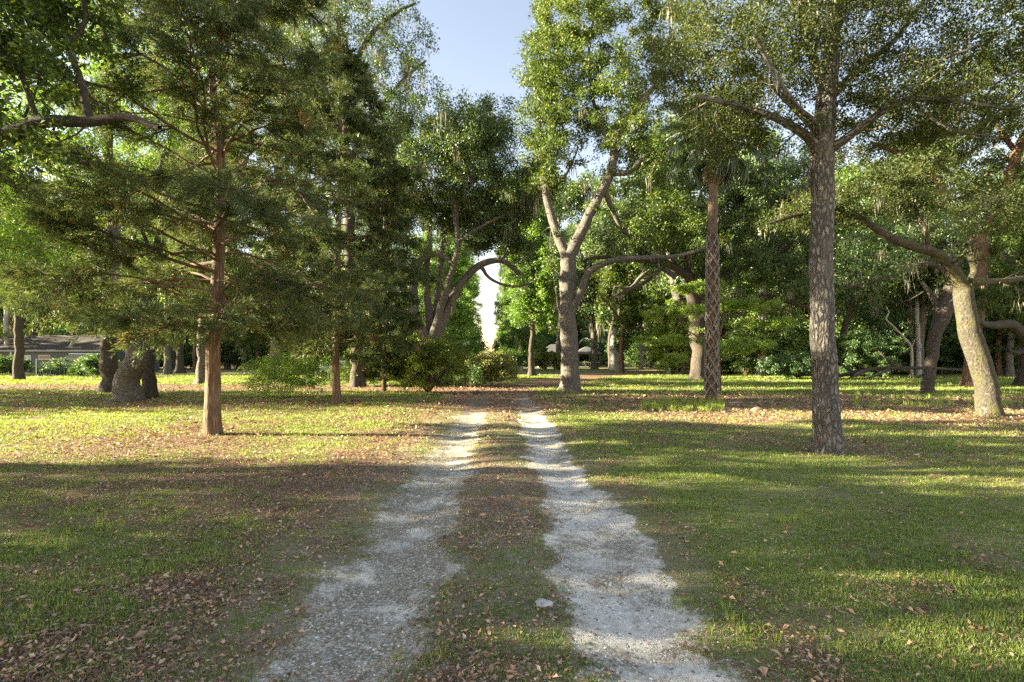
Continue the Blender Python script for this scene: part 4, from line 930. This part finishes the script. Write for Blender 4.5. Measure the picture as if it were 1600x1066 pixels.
# ------------------------------------------------------------------ background woods
def proto_tree(label, cat, seed, H, r, rx, zlo, bark, leaf, n=170, per=110, L=.24, group=None, column=False, moss=30, tone=0.0):
    rng = np.random.default_rng(seed); sk = Skel()
    sk.limb([(0, 0, -.2, r), (.1, .1, H * .2, r * .8), (rng.normal() * .3, rng.normal() * .3, H * .45, r * .6), (rng.normal() * .5, rng.normal() * .5, H * .7, r * .35), (rng.normal() * .6, 0, H * .95, r * .1)], rng, step=.6)
    if not column:
        for k in range(6):
            a = k * 2.4 + rng.random(); z = H * (.28 + .06 * k); i = int(np.argmin(abs(sk.p[:20, 2] - z))); p = sk.p[i]
            sk.limb([(*p, r * .45), (p[0] + math.cos(a) * rx * .4, p[1] + math.sin(a) * rx * .4, z + rx * .25, r * .3), (p[0] + math.cos(a) * rx * .85, p[1] + math.sin(a) * rx * .85, z + rx * .55, r * .12)], rng, step=.5, wob=.06)
        cr = []
        for k in range(8):
            a = k * 2.4; z = zlo + (H - zlo) * (.15 + .75 * ((k * .618) % 1)); q = .55 * rx * (1 - .4 * (z / H))
            cr.append((math.cos(a) * q, math.sin(a) * q, z, rx * .55, rx * .55, (H - zlo) * .2, n // 8))
        cr.append((0, 0, H * .85, rx * .5, rx * .5, H * .14, n // 8))
    else:
        cr = [(0, 0, zlo + (H - zlo) * (k + .5) / 6, rx * (1 - .07 * k), rx * (1 - .07 * k), (H - zlo) / 9, n // 6) for k in range(6)]
    sk.grow(cr, rng, zmin=zlo * .8, step=.6); sk.radii(tip=.02)
    root = thing('tree', label, cat, (0, 0, -500), 0, group)
    trunk_obj('trunk', sk, bark, root, rmin=.018, pxm=14, flare=.35)
    link('crown', sk.leaf_mesh('crown', leaf, rng, per, L, .5, .95, tone=tone), root)
    if moss: tag(link('spanish_moss', sk.moss_mesh('spanish_moss', rng, moss, 2.2, .07, 3, 0, .3), root), kind='stuff')
    return root
LB, GB = 'leafy tree in the dense woods closing the view behind the lawns', 'trees of the background woods'
protos = [proto_tree(LB, 'tree', 101, 17, .30, 5.0, 4.2, M['dark_bark'], M['far_leaf'], group=GB),
          proto_tree(LB, 'tree', 102, 19, .35, 5.5, 5.5, M['oak_bark'], M['oak_dark'], group=GB, moss=90, tone=.15),
          proto_tree(LB, 'tree', 103, 15, .25, 4.2, 2.5, M['brown_bark'], M['oak_leaf'], group=GB, tone=.1),
          proto_tree(LB, 'tree', 104, 20, .30, 3.4, 2.0, M['pale_bark'], M['far_leaf'], group=GB, column=True, n=170, tone=.05)]
LU, GU = 'undergrowth bush along the shaded edge of the woods', 'undergrowth at the edge of the woods'
under = []
for sd, lf, tn in ((111, M['under_leaf'], 0), (112, M['far_leaf'], 0), (113, M['under_leaf'], .2)):
    rg = np.random.default_rng(sd); sk = Skel(); sk.add((0, 0, -.1), -1, .05, True)
    for k in range(7):
        a = k * 2.4; sk.limb([(0, 0, -.1, .05), (math.cos(a) * .8, math.sin(a) * .8, 1.4, .035), (math.cos(a) * 1.7, math.sin(a) * 1.7, 2.8, .015)], rg, step=.4)
    sk.grow([(0, 0, 1.9, 2.6, 2.6, 1.8, 100), (.8, 0, 3.6, 1.4, 1.4, .9, 30)], rg, zmin=.2, step=.4); sk.radii(tip=.01)
    r_ = thing('shrub', LU, 'shrub', (0, 0, -500), 0, GU)
    trunk_obj('stems', sk, M['brown_bark'], r_, rmin=.012, pxm=14, flare=0); link('foliage', sk.leaf_mesh('foliage', lf, rg, 85, .19, .5, .6, tone=tn), r_); under.append(r_)
used = set()
def place(lst, k, x, y, s, rz, label=None, group=None):
    k %= len(lst); p = lst[k]
    if (id(lst), k) not in used:
        used.add((id(lst), k)); p.location = (x, y, 0); p.rotation_euler.z = rz; p.scale = (s,) * 3
        if label: p['label'] = label; p['group'] = group
        return p
    return dup(p, (x, y, 0), rz, s, label, group)
rb = random.Random(4)
def column_px(px, Y): return (px - 800) * Y / F
# right-hand woods, staggered rows, then the left side, then a far closing row
def row(lst, p0, p1, step, y0, y1, s0, s1, jit=16, skip=None):
    global k
    px = p0
    while px < p1:
        Y = rb.uniform(y0, y1); q = px + rb.uniform(-jit, jit)
        if not (skip and skip[0] < q < skip[1]): place(lst, k, column_px(q, Y), Y, rb.uniform(s0, s1), rb.uniform(0, 6.28)); k += 1
        px += step
row(protos, 985, 1900, 66, 56, 66, 1.0, 1.3)
row(protos, 965, 1760, 42, 78, 92, 1.3, 1.6)
row(protos, 815, 960, 34, 108, 125, 1.5, 1.9)
row(under, 825, 960, 22, 108, 118, 1.2, 1.8)
row(protos, 1200, 1720, 120, 42, 48, .95, 1.2)
row(protos, -180, 690, 58, 68, 84, 1.0, 1.3)
row(protos, -100, 700, 42, 100, 125, 1.4, 1.8)
row(under, 955, 1120, 24, 80, 95, 1.0, 1.6)
row(under, 1120, 1720, 34, 50, 60, 1.0, 1.5)
row(under, 1180, 1700, 55, 47, 53, .8, 1.2)
row(under, 190, 700, 30, 72, 84, .8, 1.3)
row(under, -300, 1900, 26, 120, 150, 2.0, 3.2, skip=(722, 800))
row(protos, -300, 1900, 44, 150, 180, 1.5, 2.0, skip=(705, 815))
for px in (872, 928): place(protos, 1, column_px(px, 73), 73 + rb.uniform(-1, 1), 1.45, rb.uniform(0, 6.28))
# avenue of vine-clad trees framing the slit of sky
LA = 'vine-clad tree in the left row of the far avenue'; GA = 'left row of the far avenue'
LA2 = 'vine-clad tree in the right row of the far avenue'; GA2 = 'right row of the far avenue'
av = [proto_tree(LA, 'tree', 121, 20, .28, 3.0, .8, M['dark_bark'], M['bright_leaf'], column=True, n=260, L=.22, group=GA, moss=0, tone=-.05),
      proto_tree(LA2, 'tree', 122, 18, .28, 2.8, .8, M['pale_bark'], M['bright_leaf'], column=True, n=240, L=.22, group=GA2, moss=60, tone=-.1)]
for edge, Y, s in [(743, 62, .95), (746, 78, 1.1), (750, 100, 1.2), (754, 130, 1.35), (758, 170, 1.5), (700, 66, .9)]:
    rpx = 3.0 * s * F / Y; place(av, 0, column_px(edge - rpx, Y), Y, s, rb.uniform(0, 6.28), LA, GA)
for edge, Y, s in [(781, 64, .95), (777, 80, .9), (774, 102, .95), (771, 132, 1.1), (768, 172, 1.2), (770, 90, 1.0), (812, 105, 1.0)]:
    rpx = 2.8 * s * F / Y; place(av, 1, column_px(edge + rpx, Y), Y, s, rb.uniform(0, 6.28), LA2, GA2)
for p in protos + under:
    if p.location.z < -100: bpy.data.objects.remove(p)
# trees beyond the left edge: they throw the shade that lies over the near lawn
LO, GO = 'tree beyond the left edge whose shadow falls over the near lawn', 'trees beyond the left edge'
offl = [proto_tree(LO, 'tree', 131, 11, .28, 4.0, 2.6, M['oak_bark'], M['oak_leaf'], n=190, per=44, L=.16, group=GO, moss=0)]
for x, y, s in [(-66, 50, 1.5), (-72, 57, 1.7), (-64, 62, 1.5), (-80, 53, 1.7)]: place(offl, 0, x, y, s, rb.uniform(0, 6.28), LO.replace('near lawn', 'grey house'), 'trees added to shade the grey house')  # extra trees put in beyond the edge to shade the grey house
for x, y, s in OFF_LEFT:
    place(offl, 0, x, y, s, rb.uniform(0, 6.28), *((LO, GO) if y < 15 else ('unseen tree added beyond the left edge to shade the middle lawn', 'unseen trees added to shade the middle lawn')))  # the farther ones are added out of view to shade the middle lawn
# ------------------------------------------------------------------ buildings and small things
def boards(name, col, n=40, var=.2):
    m = bpy.data.materials.new(name); t = NT(m); co = t.n('ShaderNodeTexCoord').outputs['Object']
    w = t.n('ShaderNodeTexWave', wave_type='BANDS', bands_direction='X', i={'Vector': co, 'Scale': 2.2, 'Distortion': .3, 'Detail': 1}).outputs['Fac']
    nn = t.noise(co, 3, 4, .7)
    c = t.mix(nn, tuple(x * (1 - var) for x in col), tuple(x * (1 + var) for x in col))
    c = t.mix(t.ramp(w, [(.0, .5), (.12, 0)]), c, tuple(x * .45 for x in col))
    b = t.n('ShaderNodeBsdfPrincipled', i={'Base Color': c, 'Roughness': .8, 'Normal': t.bump(w, .4, .02)}); t.out(b.outputs[0]); return m
wallm = boards('grey_boards', (.12, .135, .145)); roofm = plain_mat('brown_shingle', (.045, .034, .028), .9, 0, .35, 7, .5); whitem = plain_mat('white_paint', (.62, .62, .60), .6, 0, .12)
darkm = plain_mat('dark_opening', (.02, .02, .022), .4); rubber = plain_mat('rubber', (.02, .02, .02), .6); glass = plain_mat('dark_glass', (.03, .04, .05), .08)
metal = plain_mat('galvanised_wire', (.13, .17, .18), .6, .3); tinm = plain_mat('tin_roof', (.10, .10, .105), .85, 0, .3, 3); woodm = plain_mat('weathered_timber', (.16, .13, .10), .85, 0, .3, 10)
greenw = plain_mat('pale_green_siding', (.17, .21, .20), .7, 0, .15)

def gable(bm, x0, x1, y0, y1, z0, zr, over=.4, th=.14):
    ym = (y0 + y1) / 2
    for s in (-1, 1):
        a = (y0 if s < 0 else y1) + s * over; sl = (zr - z0) / (ym - y0); za = z0 - over * sl
        vs = [bm.verts.new(q) for q in ((x0 - over, a, za), (x1 + over, a, za), (x1 + over, ym, zr), (x0 - over, ym, zr), (x0 - over, a, za + th), (x1 + over, a, za + th), (x1 + over, ym, zr + th), (x0 - over, ym, zr + th))]
        for f in ((0, 1, 2, 3), (7, 6, 5, 4), (0, 4, 5, 1), (1, 5, 6, 2), (3, 7, 4, 0)): bm.faces.new([vs[i] for i in f])
# grey house at the left
Yh = 57.0; xh0, xh1 = column_px(-120, Yh), column_px(172, Yh)
hs = thing('house', 'low grey board house with a brown shingle roof at the left edge', 'house', ((xh0 + xh1) / 2, Yh, 0))
def hx(px): return column_px(px, Yh) - (xh0 + xh1) / 2
bm = bmesh.new(); hw = (xh1 - xh0) / 2
box(bm, (0, 4, 1.25), (hw * 2, 8, 2.5)); finish('wall', bm, wallm, hs)
bm = bmesh.new(); gable(bm, -hw, hw, 0, 8, 2.5, 4.2); finish('roof', bm, roofm, hs)
bm = bmesh.new(); box(bm, (0, -.43, 2.42), (hw * 2 + .8, .06, .16)); finish('fascia', bm, plain_mat('grey_trim', (.30, .30, .29), .7), hs)
for px, wd in ((-20, 1.6), (10, .9)):
    bm = bmesh.new(); box(bm, (hx(px), -.02, 1.05), (wd, .06, 2.05)); finish('doorway', bm, darkm, hs)
for px in (42,):
    bm = bmesh.new(); box(bm, (hx(px), -.03, 1.5), (1.0, .07, .9)); w_ = finish('window', bm, whitem, hs)
    bm = bmesh.new(); box(bm, (hx(px), -.075, 1.5), (.84, .03, .74)); finish('pane', bm, plain_mat('curtained_pane', (.30, .34, .38), .15), w_)
bm = bmesh.new(); box(bm, (hx(70), -.03, 1.7), (1.3, .07, .55)); w_ = finish('window', bm, whitem, hs)
bm = bmesh.new(); box(bm, (hx(70), -.075, 1.7), (1.15, .03, .42)); finish('pane', bm, glass, w_)
for px in (-6, 22):
    bm = bmesh.new(); box(bm, (hx(px), -.35, 1.15), (.13, .10, 2.3)); finish('porch_post', bm, whitem, hs)
# tyre against the wall
bm = bmesh.new(); 
def torus(bm, R, r, n=24, m=10):
    vs = [[bm.verts.new(((R + r * math.cos(b)) * math.cos(a), r * math.sin(b) * .9, (R + r * math.cos(b)) * math.sin(a))) for b in [2 * math.pi * j / m for j in range(m)]] for a in [2 * math.pi * i / n for i in range(n)]]
    for i in range(n):
        for j in range(m): bm.faces.new((vs[i][j], vs[(i + 1) % n][j], vs[(i + 1) % n][(j + 1) % m], vs[i][(j + 1) % m]))
torus(bm, .30, .10); ty = finish('tyre', bm, rubber, smooth=True); ty.location = (column_px(44, Yh - .7), Yh - .7, .40); tag(ty, 'black tyre leaning upright against the grey house', 'tyre')
# wire fence
Yf = 44; fx0, fx1 = column_px(57, Yf), column_px(166, Yf)
fe = thing('fence', 'blue-grey chain link pen with bushes in front of the grey house', 'fence', ((fx0 + fx1) / 2, Yf, 0)); fw = (fx1 - fx0) / 2
for k in range(6):
    bm = bmesh.new(); bar(bm, (-fw + 2 * fw * k / 5, 0, -.1), (-fw + 2 * fw * k / 5, 0, 1.55), .03); finish('post', bm, metal, fe)
for z in (1.53, .08):
    bm = bmesh.new(); bar(bm, (-fw, 0, z), (fw, 0, z), .014); finish('rail', bm, metal, fe)
bm = bmesh.new()
for k in range(-10, int(2 * fw / .16)):
    for s in (0, 1):
        x0 = -fw + k * .16; a = (x0, .0, .08); b = (x0 + 1.45, 0, 1.53)
        if s: a, b = (x0 + 1.45, .004, .08), (x0, .004, 1.53)
        A, Bv = Vector(a), Vector(b); t0 = max(0, (-fw - min(A.x, Bv.x)) / 1.45); t1 = min(1, (fw - min(A.x, Bv.x)) / 1.45)
        if t1 <= t0: continue
        if s: P0, P1 = A.lerp(Bv, 1 - t1), A.lerp(Bv, 1 - t0)
        else: P0, P1 = A.lerp(Bv, t0), A.lerp(Bv, t1)
        bar(bm, P0, P1, .004, 3)
finish('wire_mesh', bm, metal, fe)
# camper behind the fence
Yc = 52; cp = thing('camper', 'pale green and white camper parked behind the wire pen', 'camper', (column_px(140, Yc), Yc, 0))
bm = bmesh.new(); box(bm, (0, 0, 1.25), (3.0, 1.9, 1.5)); finish('body', bm, greenw, cp, .12)
bm = bmesh.new(); box(bm, (0, 0, 2.05), (2.8, 1.8, .12)); finish('roof', bm, whitem, cp, .04)
for px in (-.8, .75):
    bm = bmesh.new(); box(bm, (px, -.955, 1.5), (.8, .03, .45)); finish('window', bm, glass, cp, .01)
bm = bmesh.new(); box(bm, (0, -.957, .95), (2.7, .02, .08)); finish('stripe', bm, rubber, cp)
for sx in (-.7, .7):
    for sy in (-.8, .8):
        bm = bmesh.new(); bar(bm, (sx, sy - .1, .32), (sx, sy + .1, .32), .32, 20); w_ = finish('wheel', bm, rubber, cp)
        bm = bmesh.new(); bar(bm, (sx, sy - .115, .32), (sx, sy + .115, .32), .15, 14); finish('rim', bm, whitem, w_)
# white shed further right
Ys = 84; sh = thing('shed', 'small white shed glimpsed right of the biggest cedar trunk', 'shed', (column_px(362, Ys), Ys, 0))
bm = bmesh.new(); box(bm, (0, 2, 1.2), (4.0, 4, 2.4)); finish('wall', bm, whitem, sh)
bm = bmesh.new(); gable(bm, -2, 2, 0, 4, 2.4, 3.3, .3); finish('roof', bm, tinm, sh)
bm = bmesh.new(); box(bm, (-.6, -.02, 1.0), (.9, .06, 1.95)); finish('door', bm, darkm, sh)
# car half hidden behind the second cedar
Ya = 42.5; ca = thing('parked_car', 'pale blue car parked behind the bushes, seen on both sides of the second cedar trunk', 'car', (column_px(537, Ya), Ya, 0))
carm = plain_mat('car_paint', (.30, .37, .44), .25, .3, .05); 
prof = [(-2.05, .35), (-2.1, .72), (-1.95, .86), (-1.25, .95), (-.75, 1.38), (.55, 1.40), (1.15, 1.0), (1.85, .88), (2.08, .70), (2.08, .35)]
bm = bmesh.new(); L_ = [bm.verts.new((x, -.82 + (.12 if z > 1 else 0), z)) for x, z in prof]; R_ = [bm.verts.new((x, .82 - (.12 if z > 1 else 0), z)) for x, z in prof]
bm.faces.new(L_); bm.faces.new(R_[::-1])
for i in range(len(prof)): j = (i + 1) % len(prof); bm.faces.new((L_[j], L_[i], R_[i], R_[j]))
bmesh.ops.recalc_face_normals(bm, faces=bm.faces[:]); finish('body', bm, carm, ca, .05)
for x0, x1 in ((-1.05, -.2), (-.12, .85)):
    bm = bmesh.new(); vv = [bm.verts.new(q) for q in ((x0 - (.0 if x0 > -1 else .1), -.835, .98), (x1 + (.12 if x1 > .5 else 0), -.835, .98), (x1 - (.12 if x1 > .5 else 0), -.715, 1.32), (x0 + (.2 if x0 < -1 else 0), -.715, 1.32))]
    bm.faces.new(vv); bmesh.ops.solidify(bm, geom=bm.faces[:], thickness=.012); finish('window', bm, glass, ca)
for sx in (-1.3, 1.3):
    for sy in (-.74, .74):
        bm = bmesh.new(); bar(bm, (sx, sy - .1, .32), (sx, sy + .1, .32), .32, 20); w_ = finish('wheel', bm, rubber, ca)
        bm = bmesh.new(); bar(bm, (sx, sy - .112, .32), (sx, sy + .112, .32), .18, 14); finish('rim', bm, tinm, w_)
for sy in (-.6, .6):
    bm = bmesh.new(); box(bm, (-2.09, sy, .68), (.05, .3, .14)); finish('headlight', bm, whitem, ca, .01)
# pavilion
Yp = 92; pv = thing('pavilion', 'open pavilion with low grey hipped roofs behind the forked oak', 'pavilion', (column_px(889, Yp), Yp, 0))
def hip(bm, x0, x1, y0, y1, z0, z1, ix, iy):
    a = [bm.verts.new(q) for q in ((x0, y0, z0), (x1, y0, z0), (x1, y1, z0), (x0, y1, z0))]; b = [bm.verts.new(q) for q in ((x0 + ix, y0 + iy, z1), (x1 - ix, y0 + iy, z1), (x1 - ix, y1 - iy, z1), (x0 + ix, y1 - iy, z1))]
    for i in range(4): j = (i + 1) % 4; bm.faces.new((a[i], a[j], b[j], b[i]))
    bm.faces.new(b); bm.faces.new(a[::-1])
for (x0, x1, dy, z0, z1) in ((-5.2, 1.5, 0, 2.75, 4.2), (.9, 5.6, -2, 2.55, 3.7)):
    bm = bmesh.new(); hip(bm, x0, x1, dy - .4, dy + 6.5, z0, z1, 2.2, 3.0); rf = finish('roof', bm, tinm, pv)
    bm = bmesh.new(); box(bm, ((x0 + x1) / 2, dy - .42, z0 - .10), (x1 - x0 - .1, .08, .2)); finish('fascia', bm, woodm, rf)
for x, y in ((-4.8, 0), (-2.6, 0), (-.6, 0), (1.3, 0), (1.5, -2), (3.4, -2), (5.2, -2), (-4.8, 6), (-.6, 6), (5.2, 4)):
    bm = bmesh.new(); box(bm, (x, y, 1.3), (.18, .18, 2.6)); finish('post', bm, woodm, pv)
bm = bmesh.new(); box(bm, (-1.8, -.15, .45), (6.4, .10, .12)); box(bm, (-1.8, -.15, .18), (6.4, .10, .12)); finish('rail', bm, whitem, pv)
bm = bmesh.new(); box(bm, (0, 3, .05), (11, 9, .1)); finish('floor', bm, limest, pv)
for x in (2.2, 4.3):
    bt = thing('picnic_table', 'picnic table under the pavilion roof, ' + ('nearer the forked oak' if x < 3 else 'at the open right end'), 'table', (column_px(889, Yp) + x, Yp - 1.2, .12))
    bm = bmesh.new(); box(bm, (0, 0, .74), (1.7, .75, .05)); finish('tabletop', bm, whitem, bt)
    for s in (-1, 1):
        bm = bmesh.new(); box(bm, (0, s * .65, .44), (1.7, .25, .04)); finish('bench', bm, whitem, bt)
        bm = bmesh.new(); bar(bm, (s * .6, -.65, .0), (s * .6, .3, .72), .04, 6); bar(bm, (s * .6 + .05, .65, 0), (s * .6 + .05, -.3, .72), .04, 6); bar(bm, (s * .6, -.65, .40), (s * .6, .65, .40), .03, 6); finish('leg', bm, woodm, bt)
# white lawn swing
Yw = 64; sw = thing('lawn_swing', 'white A-frame lawn swing on the grass left of the twin dark oaks', 'swing', (column_px(1045, Yw), Yw, 0))
for sx in (-1.3, 1.3):
    bm = bmesh.new()
    bar(bm, (sx, -.6, 0), (sx * .92, 0, 1.75), .055, 8); bar(bm, (sx, .6, 0), (sx * .92, 0, 1.75), .055, 8); bar(bm, (sx * .97, -.35, .7), (sx * .97, .35, .7), .04, 8); finish('frame_end', bm, whitem, sw)
bm = bmesh.new(); bar(bm, (-1.3, 0, 1.75), (1.3, 0, 1.75), .055, 8); finish('beam', bm, whitem, sw)
bm = bmesh.new()
for k in range(5): box(bm, (0, -.22 + .11 * k, .5), (1.5, .09, .03))
finish('seat', bm, whitem, sw)
bm = bmesh.new()
for k in range(4): box(bm, (0, .27 + .03 * k, .62 + .12 * k), (1.5, .03, .08))
finish('backrest', bm, whitem, sw)
for sx in (-.72, .72):
    for sy in (-.22, .3):
        bm = bmesh.new(); bar(bm, (sx, sy, .5), (sx, 0, 1.75), .012, 6); finish('chain', bm, metal, sw)
# fallen tree and dead limb in the woods at right
def woodthing(name, label, cat, basepx, Y, limbs, mat, seed):
    rng = np.random.default_rng(seed); b = np.array(W(basepx[0], basepx[1], Y)); b[2] = 0; sk = Skel()
    for li in limbs: sk.limb([(*(np.array(W(q[0], q[1], Y + q[2])) - b), q[3] * Y / F / 2) for q in li], rng, step=.3, wob=.05)
    sk.radii(); o = trunk_obj(name, sk, mat, None, rmin=.005, pxm=F / Y, flare=0, bumps=.1); o.location = b; tag(o, label, cat)
woodthing('fallen_tree', 'dark fallen tree with bare branches lying along the edge of the woods at right', 'fallen tree', (1310, 594), 40,
          [[(1302, 590, 0, 6), (1360, 577, 0, 6), (1430, 575, .5, 5), (1500, 578, 1, 4), (1545, 581, 1, 3)], [(1360, 576, 0, 7), (1340, 585, -1, 5), (1325, 592, -1.4, 3)], [(1390, 575, 0, 6), (1370, 586, -1, 4), (1350, 592, -1.6, 2)], [(1400, 574, 0, 5), (1385, 560, .3, 3), (1372, 548, .5, 2)], [(1460, 575, .6, 5), (1435, 590, -.4, 3)], [(1330, 582, 0, 5), (1312, 566, .4, 3), (1305, 552, .4, 2)]], M['dark_bark'], 91)
woodthing('dead_sapling', 'bare pale bent sapling arching in front of the dark thicket right of the furrowed oak', 'dead sapling', (1424, 592), 42,
          [[(1424, 592, 0, 5), (1424, 545, 0, 4), (1413, 528, 0, 3.6), (1398, 512, 0, 3), (1384, 498, 0, 2.6), (1389, 488, 0, 2.2), (1384, 478, 0, 1.4)], [(1398, 512, 0, 2), (1391, 520, 0, 1.2)], [(1424, 545, 0, 2), (1430, 530, 0, 1.2)]], M['dead_wood'], 92)
woodthing('log', 'short pale log lying on bare ground right of the palm', 'log', (1146, 631), depth(631), [[(1138, 630.5, 0, 4), (1147, 630, 0, 4.5), (1157, 629.5, .1, 3.5)]], M['dead_wood'], 93)
woodthing('leaning_pole', 'thin pale dead stem leaning in the woods right of the dark slanting oak', 'dead stem', (1470, 583), 50, [[(1470, 584, 0, 4.5), (1476, 562, 0, 4), (1483, 540, 0, 3)]], M['dead_wood'], 94)

# ------------------------------------------------------------------ camera, sun, sky
cam_d = bpy.data.cameras.new('camera'); cam = bpy.data.objects.new('camera', cam_d); C.objects.link(cam)
cam.location = (0, 0, CH); cam.rotation_euler = (math.radians(90), 0, 0)
cam_d.sensor_width = 36; cam_d.lens = 36 * F / 1600; cam_d.shift_y = (HOR - 533) / 1600; cam_d.clip_start = .05; cam_d.clip_end = 3000
scene.camera = cam
sd = bpy.data.lights.new('sun', 'SUN'); sd.energy = SUN; sd.angle = math.radians(.5); sd.color = (1, .88, .60)
so = bpy.data.objects.new('sun', sd); C.objects.link(so)
el, az = math.radians(SUN_EL), math.radians(SUN_AZ)     # azimuth clockwise from +Y
tosun = Vector((math.sin(az) * math.cos(el), math.cos(az) * math.cos(el), math.sin(el)))
so.rotation_euler = tosun.to_track_quat('Z', 'Y').to_euler(); so.location = tosun * 50
w = bpy.data.worlds.new('World'); scene.world = w; w.use_nodes = True; nt = w.node_tree
sky = nt.nodes.new('ShaderNodeTexSky'); sky.sky_type = 'NISHITA'; sky.sun_disc = False; sky.sun_elevation = el; sky.sun_rotation = az
sky.air_density = 1.0; sky.dust_density = .2; sky.ozone_density = 1.6
tint = nt.nodes.new('ShaderNodeMix'); tint.data_type = 'RGBA'; tint.blend_type = 'MULTIPLY'; tint.inputs[0].default_value = 1; tint.inputs[7].default_value = (1.12, .81, .64, 1)
nt.links.new(sky.outputs[0], tint.inputs[6])
bg = nt.nodes['Background']; nt.links.new(tint.outputs[2], bg.inputs[0]); bg.inputs[1].default_value = SKY
scene.view_settings.view_transform = 'Standard'; scene.view_settings.look = 'None'; scene.view_settings.gamma = 1; scene.view_settings.exposure = EXPO
cy = scene.cycles
cy.use_denoising = False
cy.max_bounces = 5; cy.diffuse_bounces = 2; cy.glossy_bounces = 2; cy.transmission_bounces = 4; cy.transparent_max_bounces = 4
cy.caustics_reflective = False; cy.caustics_refractive = False; cy.sample_clamp_indirect = 4
